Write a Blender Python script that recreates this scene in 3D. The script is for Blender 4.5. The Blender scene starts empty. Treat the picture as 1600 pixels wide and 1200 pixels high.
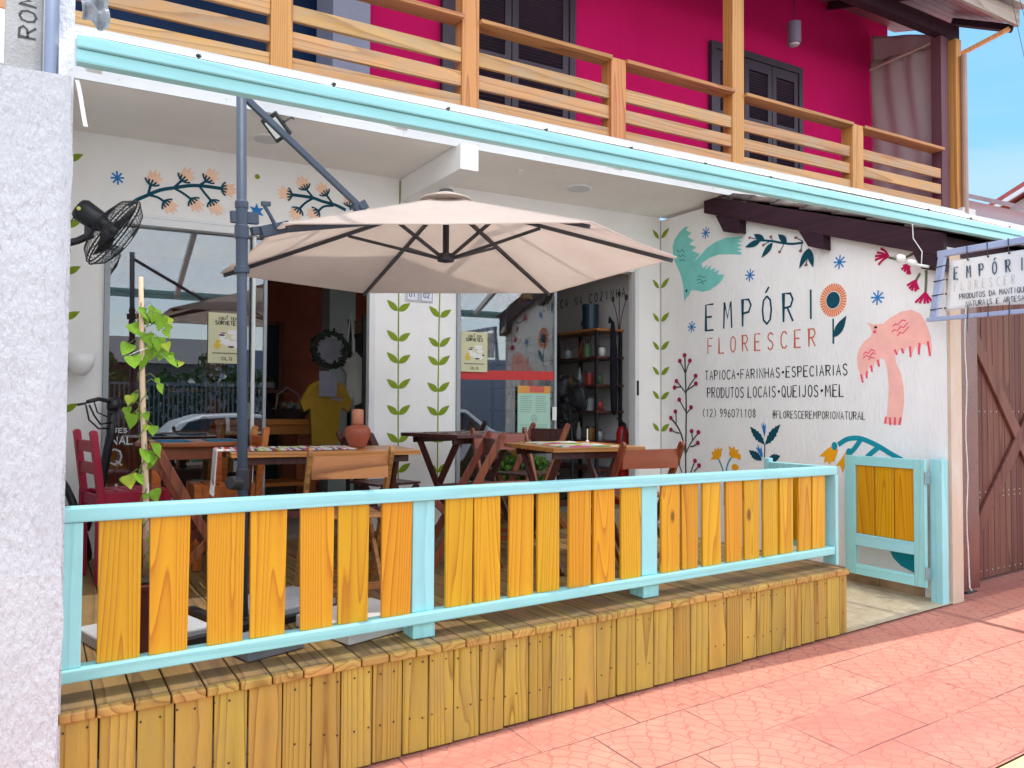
import bpy, bmesh, math, random
from mathutils import Vector, Matrix
R = math.radians
SC = bpy.context.scene
COL = SC.collection
random.seed(7)

# ------------------------------------------------------------------ camera
cam_d = bpy.data.cameras.new('camera')
cam_d.sensor_width = 36.0
cam_d.lens = 36.0*1235/1600
cam_d.clip_start = 0.05
cam_d.clip_end = 3000
cam = bpy.data.objects.new('camera', cam_d)
COL.objects.link(cam)
yaw, pitch, roll = R(31.1), R(1.65), R(0.27)
f0 = Vector((math.sin(yaw), math.cos(yaw), 0)); r0 = Vector((math.cos(yaw), -math.sin(yaw), 0)); u0 = Vector((0, 0, 1))
fw = f0*math.cos(pitch)+u0*math.sin(pitch); u1 = u0*math.cos(pitch)-f0*math.sin(pitch)
rt = r0*math.cos(roll)+u1*math.sin(roll); up = u1*math.cos(roll)-r0*math.sin(roll)
m = Matrix((rt, up, -fw)).transposed().to_4x4()
m.translation = Vector((0, 0, 1.0))
cam.matrix_world = m
SC.camera = cam

# ------------------------------------------------------------------ sky, sun, exposure
SUN = Vector((0.04, -0.05, 1.0)).normalized()
SUN_EL = math.asin(SUN.z)
SUN_AZ = math.atan2(SUN.x, SUN.y)
world = bpy.data.worlds.new('World')
SC.world = world
world.use_nodes = True
nt = world.node_tree
nt.nodes.clear()
wo = nt.nodes.new('ShaderNodeOutputWorld'); bg = nt.nodes.new('ShaderNodeBackground')
sky = nt.nodes.new('ShaderNodeTexSky'); sky.sky_type = 'NISHITA'; sky.sun_disc = False
sky.sun_elevation = SUN_EL; sky.sun_rotation = SUN_AZ
sky.air_density = 1.0; sky.dust_density = 0.4; sky.ozone_density = 2.5
tc = nt.nodes.new('ShaderNodeTexCoord'); mp = nt.nodes.new('ShaderNodeMapping'); mp.inputs['Scale'].default_value = (2.2, 2.2, 9)
nz = nt.nodes.new('ShaderNodeTexNoise'); nz.inputs['Scale'].default_value = 2.3; nz.inputs['Detail'].default_value = 7; nz.inputs['Distortion'].default_value = 0.6
L = nt.links.new
def wmath(op, a, b_=0.0):
    x = nt.nodes.new('ShaderNodeMath'); x.operation = op
    for i, v in enumerate((a, b_)):
        if isinstance(v, (int, float)): x.inputs[i].default_value = v
        else: L(v, x.inputs[i])
    return x.outputs[0]
def wrange(v, a, b_, c, d):
    x = nt.nodes.new('ShaderNodeMapRange'); x.interpolation_type = 'SMOOTHSTEP'; L(v, x.inputs['Value'])
    for k, q in zip(('From Min', 'From Max', 'To Min', 'To Max'), (a, b_, c, d)): x.inputs[k].default_value = q
    return x.outputs[0]
def wmix(f, a, b_):
    x = nt.nodes.new('ShaderNodeMixRGB'); L(f, x.inputs[0])
    for i, v in ((1, a), (2, b_)):
        if isinstance(v, tuple): x.inputs[i].default_value = (*v, 1)
        else: L(v, x.inputs[i])
    return x.outputs[0]
sx = nt.nodes.new('ShaderNodeSeparateXYZ')
L(tc.outputs['Generated'], mp.inputs['Vector']); L(mp.outputs[0], nz.inputs['Vector']); L(tc.outputs['Generated'], sx.inputs[0])
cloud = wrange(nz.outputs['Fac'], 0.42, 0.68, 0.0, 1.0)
side = wmath('ADD', wmath('MULTIPLY', sx.outputs['X'], 0.85), wmath('MULTIPLY', sx.outputs['Y'], 0.5))
c1 = wmix(wrange(side, 0.2, 0.7, 0.0, 0.85), sky.outputs[0], (0.55, 1.45, 2.25))                  # clearer blue down the street
c2 = wmix(wmath('MULTIPLY', cloud, wrange(sx.outputs['Z'], 0.36, 0.12, 0.06, 0.9)), c1, (1.75, 2.1, 2.25))   # thin low cloud
c3 = wmix(wmath('MULTIPLY', wmath('ADD', wmath('MULTIPLY', cloud, 0.5), 0.42), wrange(sx.outputs['Y'], 0.05, -0.6, 0.0, 0.95)), c2, (6.6, 6.5, 6.3))   # unseen bright cloud bank added over the road to fill the porch
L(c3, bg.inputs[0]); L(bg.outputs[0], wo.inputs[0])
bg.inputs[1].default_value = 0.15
sun_d = bpy.data.lights.new('sun', 'SUN'); sun_d.energy = 2.3; sun_d.angle = R(0.5); sun_d.color = (1, 0.95, 0.88)
sun = bpy.data.objects.new('sun', sun_d); COL.objects.link(sun)
sun.rotation_euler = SUN.to_track_quat('Z', 'Y').to_euler()
sun.location = (3, -2, 20)
SC.view_settings.view_transform = 'Standard'; SC.view_settings.look = 'None'
SC.view_settings.exposure = 1.52; SC.view_settings.gamma = 1.0; SC.view_settings.use_curve_mapping = False
SC.render.engine = 'CYCLES'
SC.cycles.max_bounces = 10; SC.cycles.diffuse_bounces = 6; SC.cycles.transparent_max_bounces = 16
SC.cycles.use_denoising = True

# ------------------------------------------------------------------ materials
def srgb(r, g, b):
    c = []
    for v in (r, g, b):
        v /= 255.0
        c.append(v/12.92 if v <= 0.04045 else ((v+0.055)/1.055)**2.4)
    return tuple(c)
MATS = {}
class NB:                                   # tiny node helper
    def __init__(s, name):
        s.m = bpy.data.materials.new(name); s.m.use_nodes = True; s.t = s.m.node_tree; s.t.nodes.clear()
        s.out = s.n('ShaderNodeOutputMaterial')
    def n(s, typ, **kw):
        x = s.t.nodes.new(typ)
        for k, v in kw.items(): setattr(x, k, v)
        return x
    def set(s, sock, v):
        if isinstance(v, bpy.types.NodeSocket): s.t.links.new(v, sock)
        else: sock.default_value = v
    def math(s, op, a, b=0.0, c=0.0):
        x = s.n('ShaderNodeMath', operation=op); s.set(x.inputs[0], a); s.set(x.inputs[1], b); s.set(x.inputs[2], c); return x.outputs[0]
    def noise(s, vec, scale, detail=3, rough=0.55, dist=0.0):
        x = s.n('ShaderNodeTexNoise'); s.set(x.inputs['Vector'], vec); s.set(x.inputs['Scale'], scale)
        x.inputs['Detail'].default_value = detail; x.inputs['Roughness'].default_value = rough; x.inputs['Distortion'].default_value = dist
        return x.outputs['Fac']
    def mapv(s, vec, scale=(1, 1, 1), loc=(0, 0, 0)):
        x = s.n('ShaderNodeMapping'); s.set(x.inputs['Vector'], vec); s.set(x.inputs['Scale'], scale); s.set(x.inputs['Location'], loc); return x.outputs[0]
    def ramp(s, fac, stops, interp='LINEAR'):
        x = s.n('ShaderNodeValToRGB'); cr = x.color_ramp; cr.interpolation = interp
        while len(cr.elements) < len(stops): cr.elements.new(0.5)
        for e, (p, c) in zip(cr.elements, stops):
            e.position = p; e.color = (*c[:3], 1) if not isinstance(c, float) else (c, c, c, 1)
        s.set(x.inputs[0], fac); return x.outputs[0]
    def mix(s, fac, a, b, typ='MIX'):
        x = s.n('ShaderNodeMixRGB', blend_type=typ); s.set(x.inputs[0], fac)
        s.set(x.inputs[1], (*a, 1) if isinstance(a, tuple) and len(a) == 3 else a); s.set(x.inputs[2], (*b, 1) if isinstance(b, tuple) and len(b) == 3 else b)
        return x.outputs[0]
    def bump(s, h, strength=0.3, dist=0.01):
        x = s.n('ShaderNodeBump'); x.inputs['Strength'].default_value = strength; x.inputs['Distance'].default_value = dist; s.set(x.inputs['Height'], h); return x.outputs[0]
    def bsdf(s, col, rough=0.6, metal=0.0, spec=0.4, normal=None, **kw):
        x = s.n('ShaderNodeBsdfPrincipled')
        s.set(x.inputs['Base Color'], (*col, 1) if isinstance(col, tuple) else col); s.set(x.inputs['Roughness'], rough)
        x.inputs['Metallic'].default_value = metal; x.inputs['Specular IOR Level'].default_value = spec
        if normal is not None: s.set(x.inputs['Normal'], normal)
        for k, v in kw.items(): s.set(x.inputs[k], v)
        return x.outputs[0]
    def done(s, sh):
        s.t.links.new(sh, s.out.inputs['Surface']); return s.m
def coords(b):
    t = b.n('ShaderNodeTexCoord'); return t.outputs['Object']
def island(b):
    return b.n('ShaderNodeNewGeometry').outputs['Random Per Island']
def objrand(b):
    return b.n('ShaderNodeObjectInfo').outputs['Random']
def M(name, col, rough=0.6, var=0.12, scale=6.0, bump=0.0, bscale=60.0, metal=0.0, spec=0.4, dirt=None):
    if name in MATS: return MATS[name]
    b = NB(name); v = coords(b)
    n1 = b.noise(v, scale, 5, 0.6)
    lo = tuple(c*(1-var) for c in col); hi = tuple(min(1, c*(1+var)) for c in col)
    c = b.ramp(n1, [(0.3, lo), (0.7, hi)])
    if dirt:
        n3 = b.noise(v, scale*0.35, 6, 0.7)
        c = b.mix(b.math('MULTIPLY', b.ramp(n3, [(0.5, 0.0), (0.75, 1.0)]), 0.55), c, dirt)
    rg = b.math('ADD', rough-0.08, b.math('MULTIPLY', b.noise(v, scale*3, 3), 0.16))
    nm = b.bump(b.noise(v, bscale, 4, 0.6), bump, 0.01) if bump else None
    MATS[name] = b.done(b.bsdf(c, rg, metal, spec, nm)); return MATS[name]
def wood(name, stops, axis='Z', freq=26.0, rough=0.45, spec=0.4, tone=0.25, bump=0.15, knots=True, worn=None, stretch=0.03):
    """plank wood: grain along an axis, every plank (mesh island) cut from another place of the tree"""
    if name in MATS: return MATS[name]
    b = NB(name); v = coords(b)
    rnd = b.math('ADD', b.math('MULTIPLY', island(b), 37.0), b.math('MULTIPLY', objrand(b), 61.0))
    cx = b.n('ShaderNodeCombineXYZ'); b.set(cx.inputs[0], rnd); b.set(cx.inputs[1], b.math('MULTIPLY', rnd, 1.7)); b.set(cx.inputs[2], b.math('MULTIPLY', rnd, 0.61))
    ad = b.n('ShaderNodeVectorMath', operation='ADD'); b.set(ad.inputs[0], v); b.set(ad.inputs[1], cx.outputs[0]); v2 = ad.outputs[0]
    st = {'X': (stretch, 1, 1), 'Y': (1, stretch, 1), 'Z': (1, 1, stretch)}[axis]
    sv = b.mapv(v2, st)
    warp = b.noise(b.mapv(v2, tuple(max(0.14, a) for a in st)), 5.0, 2, 0.5)
    kn = None
    if knots:
        vo = b.n('ShaderNodeTexVoronoi'); b.set(vo.inputs['Vector'], b.mapv(v2, {'X': (0.45, 1, 1), 'Y': (1, 0.45, 1), 'Z': (1, 1, 0.45)}[axis])); vo.inputs['Scale'].default_value = 3.0
        kd = vo.outputs['Distance']
        kn = b.ramp(kd, [(0.0, 1.0), (0.10, 0.25), (0.30, 0.0)])
        core = b.ramp(kd, [(0.035, 1.0), (0.065, 0.0)])
    ring = b.math('MULTIPLY', b.noise(sv, 4.0, 1.5, 0.4), freq*0.6)
    ring = b.math('ADD', ring, b.math('MULTIPLY', warp, 1.3))
    if kn is not None: ring = b.math('ADD', ring, b.math('MULTIPLY', kn, 2.0))
    fr = b.math('FRACT', ring)
    fine = b.noise(sv, freq*9, 3, 0.6)
    g = b.math('ADD', b.math('MULTIPLY', b.ramp(fr, [(0.0, 0.15), (0.7, 0.55), (0.93, 1.0), (1.0, 0.15)]), 0.7), b.math('MULTIPLY', fine, 0.45))
    c = b.ramp(g, stops)
    tv = b.math('ADD', 1-tone, b.math('MULTIPLY', b.math('FRACT', b.math('MULTIPLY', rnd, 1.37)), 2*tone))
    hv = b.n('ShaderNodeHueSaturation'); b.set(hv.inputs['Value'], tv); b.set(hv.inputs['Hue'], b.math('ADD', 0.488, b.math('MULTIPLY', b.math('FRACT', b.math('MULTIPLY', rnd, 2.11)), 0.022))); b.set(hv.inputs['Color'], c); c = hv.outputs[0]
    if knots: c = b.mix(b.math('MULTIPLY', core, 0.85), c, tuple(x*0.28 for x in stops[-1][1]))
    if worn:
        n3 = b.noise(b.mapv(v, {'X': (0.3, 1, 1), 'Y': (1, 0.3, 1), 'Z': (1, 1, 0.3)}[axis]), 9, 6, 0.7)
        c = b.mix(b.ramp(n3, [(0.42, 0.0), (0.72, 0.75)]), c, worn)
    nm = b.bump(g, bump, 0.004)
    MATS[name] = b.done(b.bsdf(c, b.math('ADD', rough-0.1, b.math('MULTIPLY', fine, 0.22)), 0, spec, nm)); return MATS[name]
def glass(name, tint=(0.84, 0.88, 0.88), refl=0.075, rough=0.0):
    if name in MATS: return MATS[name]
    b = NB(name)
    tr = b.n('ShaderNodeBsdfTransparent'); tr.inputs[0].default_value = (*tint, 1)
    gl = b.n('ShaderNodeBsdfGlossy'); gl.inputs['Roughness'].default_value = rough; gl.inputs['Color'].default_value = (0.93, 0.97, 1, 1)
    fr = b.n('ShaderNodeFresnel'); fr.inputs['IOR'].default_value = 1.5
    fac = b.math('MINIMUM', b.math('ADD', b.math('MULTIPLY', fr.outputs[0], 1.1), refl), 1.0)
    mxs = b.n('ShaderNodeMixShader'); b.set(mxs.inputs[0], fac); b.t.links.new(tr.outputs[0], mxs.inputs[1]); b.t.links.new(gl.outputs[0], mxs.inputs[2])
    MATS[name] = b.done(mxs.outputs[0]); return MATS[name]
def cloth(name, col, trans=0.3, weave=260.0, var=0.06):
    if name in MATS: return MATS[name]
    b = NB(name); v = coords(b)
    n1 = b.noise(v, 3, 5, 0.6)
    c = b.ramp(n1, [(0.3, tuple(x*(1-var) for x in col)), (0.7, tuple(min(1, x*(1+var)) for x in col))])
    nm = b.bump(b.noise(v, weave, 2), 0.12, 0.003)
    d = b.bsdf(c, 0.85, 0, 0.2, nm)
    t = b.n('ShaderNodeBsdfTranslucent'); b.set(t.inputs[0], c)
    mxs = b.n('ShaderNodeMixShader'); mxs.inputs[0].default_value = trans; b.t.links.new(d, mxs.inputs[1]); b.t.links.new(t.outputs[0], mxs.inputs[2])
    MATS[name] = b.done(mxs.outputs[0]); return MATS[name]
def rag(name, cols, axis=0, freq=38.0, patch=0.28):
    """rag-rug stripes and patches"""
    if name in MATS: return MATS[name]
    b = NB(name); v = coords(b)
    s = b.n('ShaderNodeSeparateXYZ'); b.set(s.inputs[0], v)
    a = b.math('FLOOR', b.math('MULTIPLY', s.outputs[axis], freq)); o = b.math('FLOOR', b.math('MULTIPLY', s.outputs[1-axis], freq*patch))
    cx = b.n('ShaderNodeCombineXYZ'); b.set(cx.inputs[0], a); b.set(cx.inputs[1], o)
    wn = b.n('ShaderNodeTexWhiteNoise', noise_dimensions='2D'); b.set(wn.inputs['Vector'], cx.outputs[0])
    k = len(cols)
    c = b.ramp(wn.outputs['Value'], [(i/k, cc) for i, cc in enumerate(cols)], 'CONSTANT')
    nm = b.bump(b.noise(v, 180, 2), 0.4, 0.004)
    MATS[name] = b.done(b.bsdf(c, 0.9, 0, 0.15, nm)); return MATS[name]
def plaster(name, col, bump=0.5, scale=90.0, rough=0.8, stretch=0.35, dirt=None, dirtamt=0.3, pits=0.0, spec=0.2):
    if name in MATS: return MATS[name]
    b = NB(name); v = coords(b)
    n1 = b.noise(v, 1.7, 6, 0.6)
    c = b.ramp(n1, [(0.3, tuple(x*0.94 for x in col)), (0.7, tuple(min(1, x*1.03) for x in col))])
    if dirt:
        n2 = b.noise(b.mapv(v, (1, 1, 0.25)), 5, 7, 0.72)
        c = b.mix(b.math('MULTIPLY', b.ramp(n2, [(0.5, 0.0), (0.8, 1.0)]), dirtamt), c, dirt)
    if pits:
        pn = b.noise(b.mapv(v, (1, 1, 0.45)), scale*0.9, 3, 0.6)
        c = b.mix(b.math('MULTIPLY', b.ramp(pn, [(0.56, 0.0), (0.68, 1.0)]), pits), c, tuple(x*0.45 for x in col))
    h = b.math('ADD', b.noise(b.mapv(v, (1, 1, stretch)), scale, 4, 0.6), b.math('MULTIPLY', b.noise(v, scale*0.12, 3), 0.8))
    MATS[name] = b.done(b.bsdf(c, rough, 0, spec, b.bump(h, bump, 0.012))); return MATS[name]

TEAL = wood('painted_teal', [(0.0, (0.37, 0.72, 0.715)), (0.6, (0.32, 0.655, 0.655)), (1.0, (0.26, 0.56, 0.565))], 'X', 14, 0.45, 0.4, 0.04, 0.2, False, worn=(0.285, 0.56, 0.555))
TEALZ = wood('painted_teal_upright', [(0.0, (0.37, 0.72, 0.715)), (0.6, (0.32, 0.655, 0.655)), (1.0, (0.26, 0.56, 0.565))], 'Z', 14, 0.45, 0.4, 0.04, 0.2, False, worn=(0.285, 0.56, 0.555))
YEL = wood('yellow_pine', [(0.0, (0.73, 0.395, 0.010)), (0.42, (0.66, 0.32, 0.006)), (0.7, (0.59, 0.25, 0.005)), (1.0, (0.44, 0.14, 0.003))], 'Z', 70, 0.36, 0.45, 0.08, 0.1)
DECKF = wood('treated_pine', [(0.0, (0.54, 0.37, 0.075)), (0.5, (0.46, 0.305, 0.052)), (0.8, (0.33, 0.195, 0.030)), (1.0, (0.19, 0.095, 0.016))], 'Z', 38, 0.55, 0.3, 0.15, 0.2, worn=(0.36, 0.245, 0.075))
DECKT = wood('deck_pine', [(0.0, (0.36, 0.23, 0.09)), (0.5, (0.28, 0.17, 0.06)), (1.0, (0.15, 0.08, 0.03))], 'Y', 24, 0.6, 0.3, 0.2, 0.3, False, worn=(0.15, 0.115, 0.075))
NOSE = wood('deck_nosing', [(0.0, (0.56, 0.36, 0.10)), (0.5, (0.46, 0.27, 0.065)), (1.0, (0.24, 0.12, 0.025))], 'Y', 30, 0.5, 0.35, 0.15, 0.2, False)
BALC = wood('weathered_slat', [(0.0, (0.70, 0.40, 0.18)), (0.5, (0.61, 0.325, 0.135)), (1.0, (0.37, 0.18, 0.07))], 'X', 30, 0.62, 0.25, 0.12, 0.25, False, worn=(0.42, 0.33, 0.24))
BALCP = wood('varnished_post', [(0.0, (0.74, 0.36, 0.11)), (0.5, (0.62, 0.28, 0.075)), (1.0, (0.40, 0.15, 0.04))], 'Z', 30, 0.4, 0.4, 0.08, 0.15, False)
BALCH = wood('varnished_rail', [(0.0, (0.60, 0.30, 0.12)), (0.5, (0.50, 0.23, 0.08)), (1.0, (0.30, 0.12, 0.05))], 'X', 30, 0.5, 0.3, 0.08, 0.15, False)
DARKW = wood('dark_rafter', [(0.0, (0.050, 0.020, 0.028)), (1.0, (0.026, 0.010, 0.018))], 'Y', 20, 0.55, 0.15, 0.1, 0.1, False)
EAVEW = wood('eave_boards', [(0.0, (0.36, 0.15, 0.16)), (0.6, (0.27, 0.10, 0.12)), (1.0, (0.15, 0.05, 0.07))], 'X', 20, 0.55, 0.3, 0.15, 0.15, False)
GATEW = wood('brown_gate_wood', [(0.0, (0.20, 0.085, 0.055)), (0.5, (0.15, 0.06, 0.042)), (1.0, (0.085, 0.028, 0.02))], 'Z', 20, 0.55, 0.2, 0.25, 0.12, False)
WOODR = wood('red_brown_wood', [(0.0, (0.30, 0.085, 0.03)), (0.5, (0.23, 0.06, 0.022)), (1.0, (0.11, 0.025, 0.012))], 'Z', 24, 0.35, 0.5, 0.15, 0.1, False)
WOODD = wood('dark_brown_wood', [(0.0, (0.12, 0.036, 0.026)), (0.5, (0.085, 0.026, 0.02)), (1.0, (0.045, 0.014, 0.012))], 'Z', 24, 0.35, 0.5, 0.15, 0.1, False)
WOODL = wood('honey_wood', [(0.0, (0.62, 0.29, 0.085)), (0.5, (0.50, 0.21, 0.055)), (1.0, (0.28, 0.10, 0.025))], 'X', 22, 0.3, 0.5, 0.12, 0.1, False)
WOODO = wood('orange_wood', [(0.0, (0.62, 0.20, 0.035)), (0.5, (0.53, 0.155, 0.025)), (1.0, (0.33, 0.085, 0.015))], 'X', 22, 0.35, 0.5, 0.1, 0.1, False)
REDP = M('crimson_paint', (0.36, 0.012, 0.045), 0.4, 0.12, 9, 0.05, 90)
WALL = plaster('white_wall', (0.86, 0.85, 0.825), 0.18, 120, 0.75, 1.0)
WALLR = plaster('mural_wall', (0.86, 0.85, 0.83), 0.5, 55, 0.75, 0.22, dirt=(0.62, 0.60, 0.57), dirtamt=0.25)
ROUGH = plaster('rough_white_plaster', (0.80, 0.79, 0.81), 1.0, 62, 0.85, 0.6, dirt=(0.55, 0.52, 0.53), dirtamt=0.2)
CEIL = plaster('ceiling_paint', (0.86, 0.83, 0.78), 0.1, 60, 0.8, 1.0)
PINK = plaster('magenta_wall', (0.60, 0.012, 0.12), 0.2, 80, 0.95, 1.0, dirt=(0.46, 0.012, 0.085), dirtamt=0.4, spec=0.03)
GREYC = M('concrete_grey', (0.46, 0.44, 0.42), 0.85, 0.15, 9, 0.6, 110, dirt=(0.27, 0.25, 0.23))
METAL = M('grey_blue_metal', (0.06, 0.08, 0.115), 0.5, 0.08, 9, metal=0.0, spec=0.3)
METALD = M('black_metal', (0.016, 0.017, 0.02), 0.42, 0.1, 9, spec=0.5)
RIB = M('rib_charcoal', (0.035, 0.037, 0.045), 0.4, 0.1, 9, spec=0.5)
ALU = M('white_aluminium', (0.72, 0.73, 0.73), 0.35, 0.04, 5, spec=0.5)
ALUG = M('grey_aluminium', (0.33, 0.36, 0.38), 0.35, 0.06, 5, spec=0.5)
WHITEP = M('white_plastic', (0.80, 0.80, 0.78), 0.4, 0.03, 5, spec=0.5)
BLACKP = M('black_plastic', (0.012, 0.014, 0.018), 0.4, 0.1, 8, spec=0.5)
GLASS = glass('shop_glass')
b = NB('canvas_beige'); v = coords(b)
c = b.ramp(b.noise(v, 2.2, 6, 0.65), [(0.3, (0.74, 0.66, 0.61)), (0.7, (0.82, 0.745, 0.69))])
h = b.math('ADD', b.math('MULTIPLY', b.noise(v, 5, 3), 1.0), b.math('MULTIPLY', b.noise(v, 260, 2), 0.05))
nm = b.bump(h, 0.35, 0.03); d_ = b.bsdf(c, 0.85, 0, 0.2, nm); t_ = b.n('ShaderNodeBsdfTranslucent'); b.set(t_.inputs[0], c)
mxs = b.n('ShaderNodeMixShader'); mxs.inputs[0].default_value = 0.6; b.t.links.new(d_, mxs.inputs[1]); b.t.links.new(t_.outputs[0], mxs.inputs[2])
CANVAS = b.done(mxs.outputs[0])

# ------------------------------------------------------------------ geometry helpers
WPOS = {}
class MB:
    def __init__(s, tilt=0.0):
        s.bm = bmesh.new(); s.tilt = tilt
    def hexa(s, p):                              # 8 corners: bottom 4 ccw, top 4 ccw
        v = [s.bm.verts.new(q) for q in p]
        for f in ((3, 2, 1, 0), (4, 5, 6, 7), (0, 1, 5, 4), (1, 2, 6, 5), (2, 3, 7, 6), (3, 0, 4, 7)):
            s.bm.faces.new([v[i] for i in f])
        return s
    def box(s, x0, x1, y0, y1, z0, z1):
        return s.hexa([(x0, y0, z0), (x1, y0, z0), (x1, y1, z0), (x0, y1, z0), (x0, y0, z1), (x1, y0, z1), (x1, y1, z1), (x0, y1, z1)])
    def bar(s, p, q, w, h, side=None):           # w across (side dir), h the other way
        p, q = Vector(p), Vector(q); d = (q-p).normalized()
        if side is None:
            side = Vector((0, 0, 1)).cross(d)
            if side.length < 1e-3: side = Vector((1, 0, 0))
        side = Vector(side); side = (side-d*side.dot(d)).normalized(); n = d.cross(side).normalized()
        a, b = side*w/2, n*h/2
        return s.hexa([p-a-b, p+a-b, p+a+b, p-a+b, q-a-b, q+a-b, q+a+b, q-a+b])
    def tube(s, pts, r, n=8, caps=True):
        pts = [Vector(p) for p in pts]; rr = r if isinstance(r, (list, tuple)) else [r]*len(pts)
        rings = []; side = None
        for i, p in enumerate(pts):
            d = (pts[min(i+1, len(pts)-1)]-pts[max(i-1, 0)]).normalized()
            if side is None:
                side = d.orthogonal().normalized()
            side = (side-d*side.dot(d))
            side = side.normalized() if side.length > 1e-5 else d.orthogonal().normalized()
            n2 = d.cross(side)
            rings.append([s.bm.verts.new(p+(side*math.cos(2*math.pi*k/n)+n2*math.sin(2*math.pi*k/n))*rr[i]) for k in range(n)])
        for a, b in zip(rings, rings[1:]):
            for k in range(n): s.bm.faces.new((a[k], a[(k+1) % n], b[(k+1) % n], b[k]))
        if caps: s.bm.faces.new(rings[0][::-1]); s.bm.faces.new(rings[-1])
        return s
    def ring(s, c, ax, R_, r, n=28, k=6):        # torus
        c = Vector(c); ax = Vector(ax).normalized(); a = ax.orthogonal().normalized(); b = ax.cross(a)
        g = []
        for i in range(n):
            t = 2*math.pi*i/n; rad = a*math.cos(t)+b*math.sin(t)
            g.append([s.bm.verts.new(c+rad*(R_+r*math.cos(2*math.pi*j/k))+ax*r*math.sin(2*math.pi*j/k)) for j in range(k)])
        for i in range(n):
            for j in range(k):
                s.bm.faces.new((g[i][j], g[(i+1) % n][j], g[(i+1) % n][(j+1) % k], g[i][(j+1) % k]))
        return s
    def lathe(s, prof, c=(0, 0, 0), ax=(0, 0, 1), n=24):     # prof: (radius, height)
        c = Vector(c); ax = Vector(ax).normalized(); a = ax.orthogonal().normalized(); b = ax.cross(a)
        rings = [[s.bm.verts.new(c+ax*h+(a*math.cos(2*math.pi*k/n)+b*math.sin(2*math.pi*k/n))*max(r, 1e-4)) for k in range(n)] for r, h in prof]
        for p, q in zip(rings, rings[1:]):
            for k in range(n): s.bm.faces.new((p[k], p[(k+1) % n], q[(k+1) % n], q[k]))
        s.bm.faces.new(rings[0][::-1]); s.bm.faces.new(rings[-1]); return s
    def prism(s, poly, f, t):                    # poly of (u,v); f(u,v,w)->xyz ; thickness t along w
        a = [s.bm.verts.new(f(u, v, 0)) for u, v in poly]; b = [s.bm.verts.new(f(u, v, t)) for u, v in poly]
        s.bm.faces.new(a); s.bm.faces.new(b[::-1]); n = len(a)
        for i in range(n): s.bm.faces.new((a[i], b[i], b[(i+1) % n], a[(i+1) % n]))
        return s
    def flat(s, poly, f, off):                   # painted patch
        s.bm.faces.new([s.bm.verts.new(f(u, v, off)) for u, v in poly]); return s
    def ribbon(s, pts, w, f, off, w1=None, smooth=True):
        P = [Vector((u, v)) for u, v in pts]
        if smooth and len(P) > 2:
            Q = []
            for i in range(len(P)-1):
                p0, p1, p2, p3 = P[max(i-1, 0)], P[i], P[i+1], P[min(i+2, len(P)-1)]
                for k in range(4):
                    t = k/4; Q.append(0.5*((2*p1)+(p2-p0)*t+(2*p0-5*p1+4*p2-p3)*t*t+(3*p1-p0-3*p2+p3)*t**3))
            P = Q+[P[-1]]
        w1 = w if w1 is None else w1; n = len(P); prev = None
        for i, p in enumerate(P):
            d = P[min(i+1, n-1)]-P[max(i-1, 0)]
            d = d.normalized() if d.length > 1e-7 else Vector((1, 0))
            k = Vector((-d.y, d.x))*((w+(w1-w)*i/max(1, n-1))/2)
            if not smooth and 0 < i < n-1:
                e = (P[i+1]-p).normalized(); c = abs(d.dot(e)); k = k/max(0.5, c)
            cur = (s.bm.verts.new(f(p.x+k.x, p.y+k.y, off)), s.bm.verts.new(f(p.x-k.x, p.y-k.y, off)))
            if prev: s.bm.faces.new((prev[0], prev[1], cur[1], cur[0]))
            prev = cur
        return s
    def disc(s, c, ru, rv, f, off, n=18):
        return s.flat([(c[0]+ru*math.cos(2*math.pi*k/n), c[1]+rv*math.sin(2*math.pi*k/n)) for k in range(n)], f, off)
    def leafshape(s, base, tip, w, f, off, n=7, wavy=0.0):
        b, t = Vector(base), Vector(tip); d = t-b; k = Vector((-d.y, d.x)).normalized(); up_, dn = [], []
        for i in range(n+1):
            a = i/n; r = w/2*math.sin(math.pi*min(1, a**0.8))*(1.0)+wavy*math.sin(i*2.6)*math.sin(math.pi*a)
            q = b+d*a; up_.append(q+k*r); dn.append(q-k*(r if not wavy else w/2*math.sin(math.pi*a)-wavy*math.sin(i*2.6+1)*math.sin(math.pi*a)))
        poly = up_+dn[-2:0:-1]
        return s.flat([(p.x, p.y) for p in poly], f, off)
    def grid(s, nu, nv, f):
        g = [[s.bm.verts.new(f(i/nu, j/nv)) for j in range(nv+1)] for i in range(nu+1)]
        for i in range(nu):
            for j in range(nv): s.bm.faces.new((g[i][j], g[i+1][j], g[i+1][j+1], g[i][j+1]))
        return s
    def build(s, name, mat, parent=None, bevel=0.0, smooth=False, solid=0.0, local=False):
        if s.tilt:
            for v in s.bm.verts: v.co.z += s.tilt*v.co.x
        org = Vector((0, 0, 0))
        if parent is not None and not local: org = WPOS.get(parent.name, org)
        if parent is None:                       # a thing in one mesh: put its origin at its base
            xs = [v.co for v in s.bm.verts]
            org = Vector(((min(c.x for c in xs)+max(c.x for c in xs))/2, (min(c.y for c in xs)+max(c.y for c in xs))/2, min(c.z for c in xs)))
        for v in s.bm.verts: v.co -= org
        bmesh.ops.recalc_face_normals(s.bm, faces=s.bm.faces)
        me = bpy.data.meshes.new(name); s.bm.to_mesh(me); s.bm.free()
        if smooth:
            for p in me.polygons: p.use_smooth = True
        o = bpy.data.objects.new(name, me); COL.objects.link(o); me.materials.append(mat)
        if parent is not None: o.parent = parent; WPOS[o.name] = WPOS.get(parent.name, Vector((0, 0, 0)))
        else: o.location = org; WPOS[o.name] = org
        if solid: md = o.modifiers.new('thickness', 'SOLIDIFY'); md.thickness = solid; md.offset = 0
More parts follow.
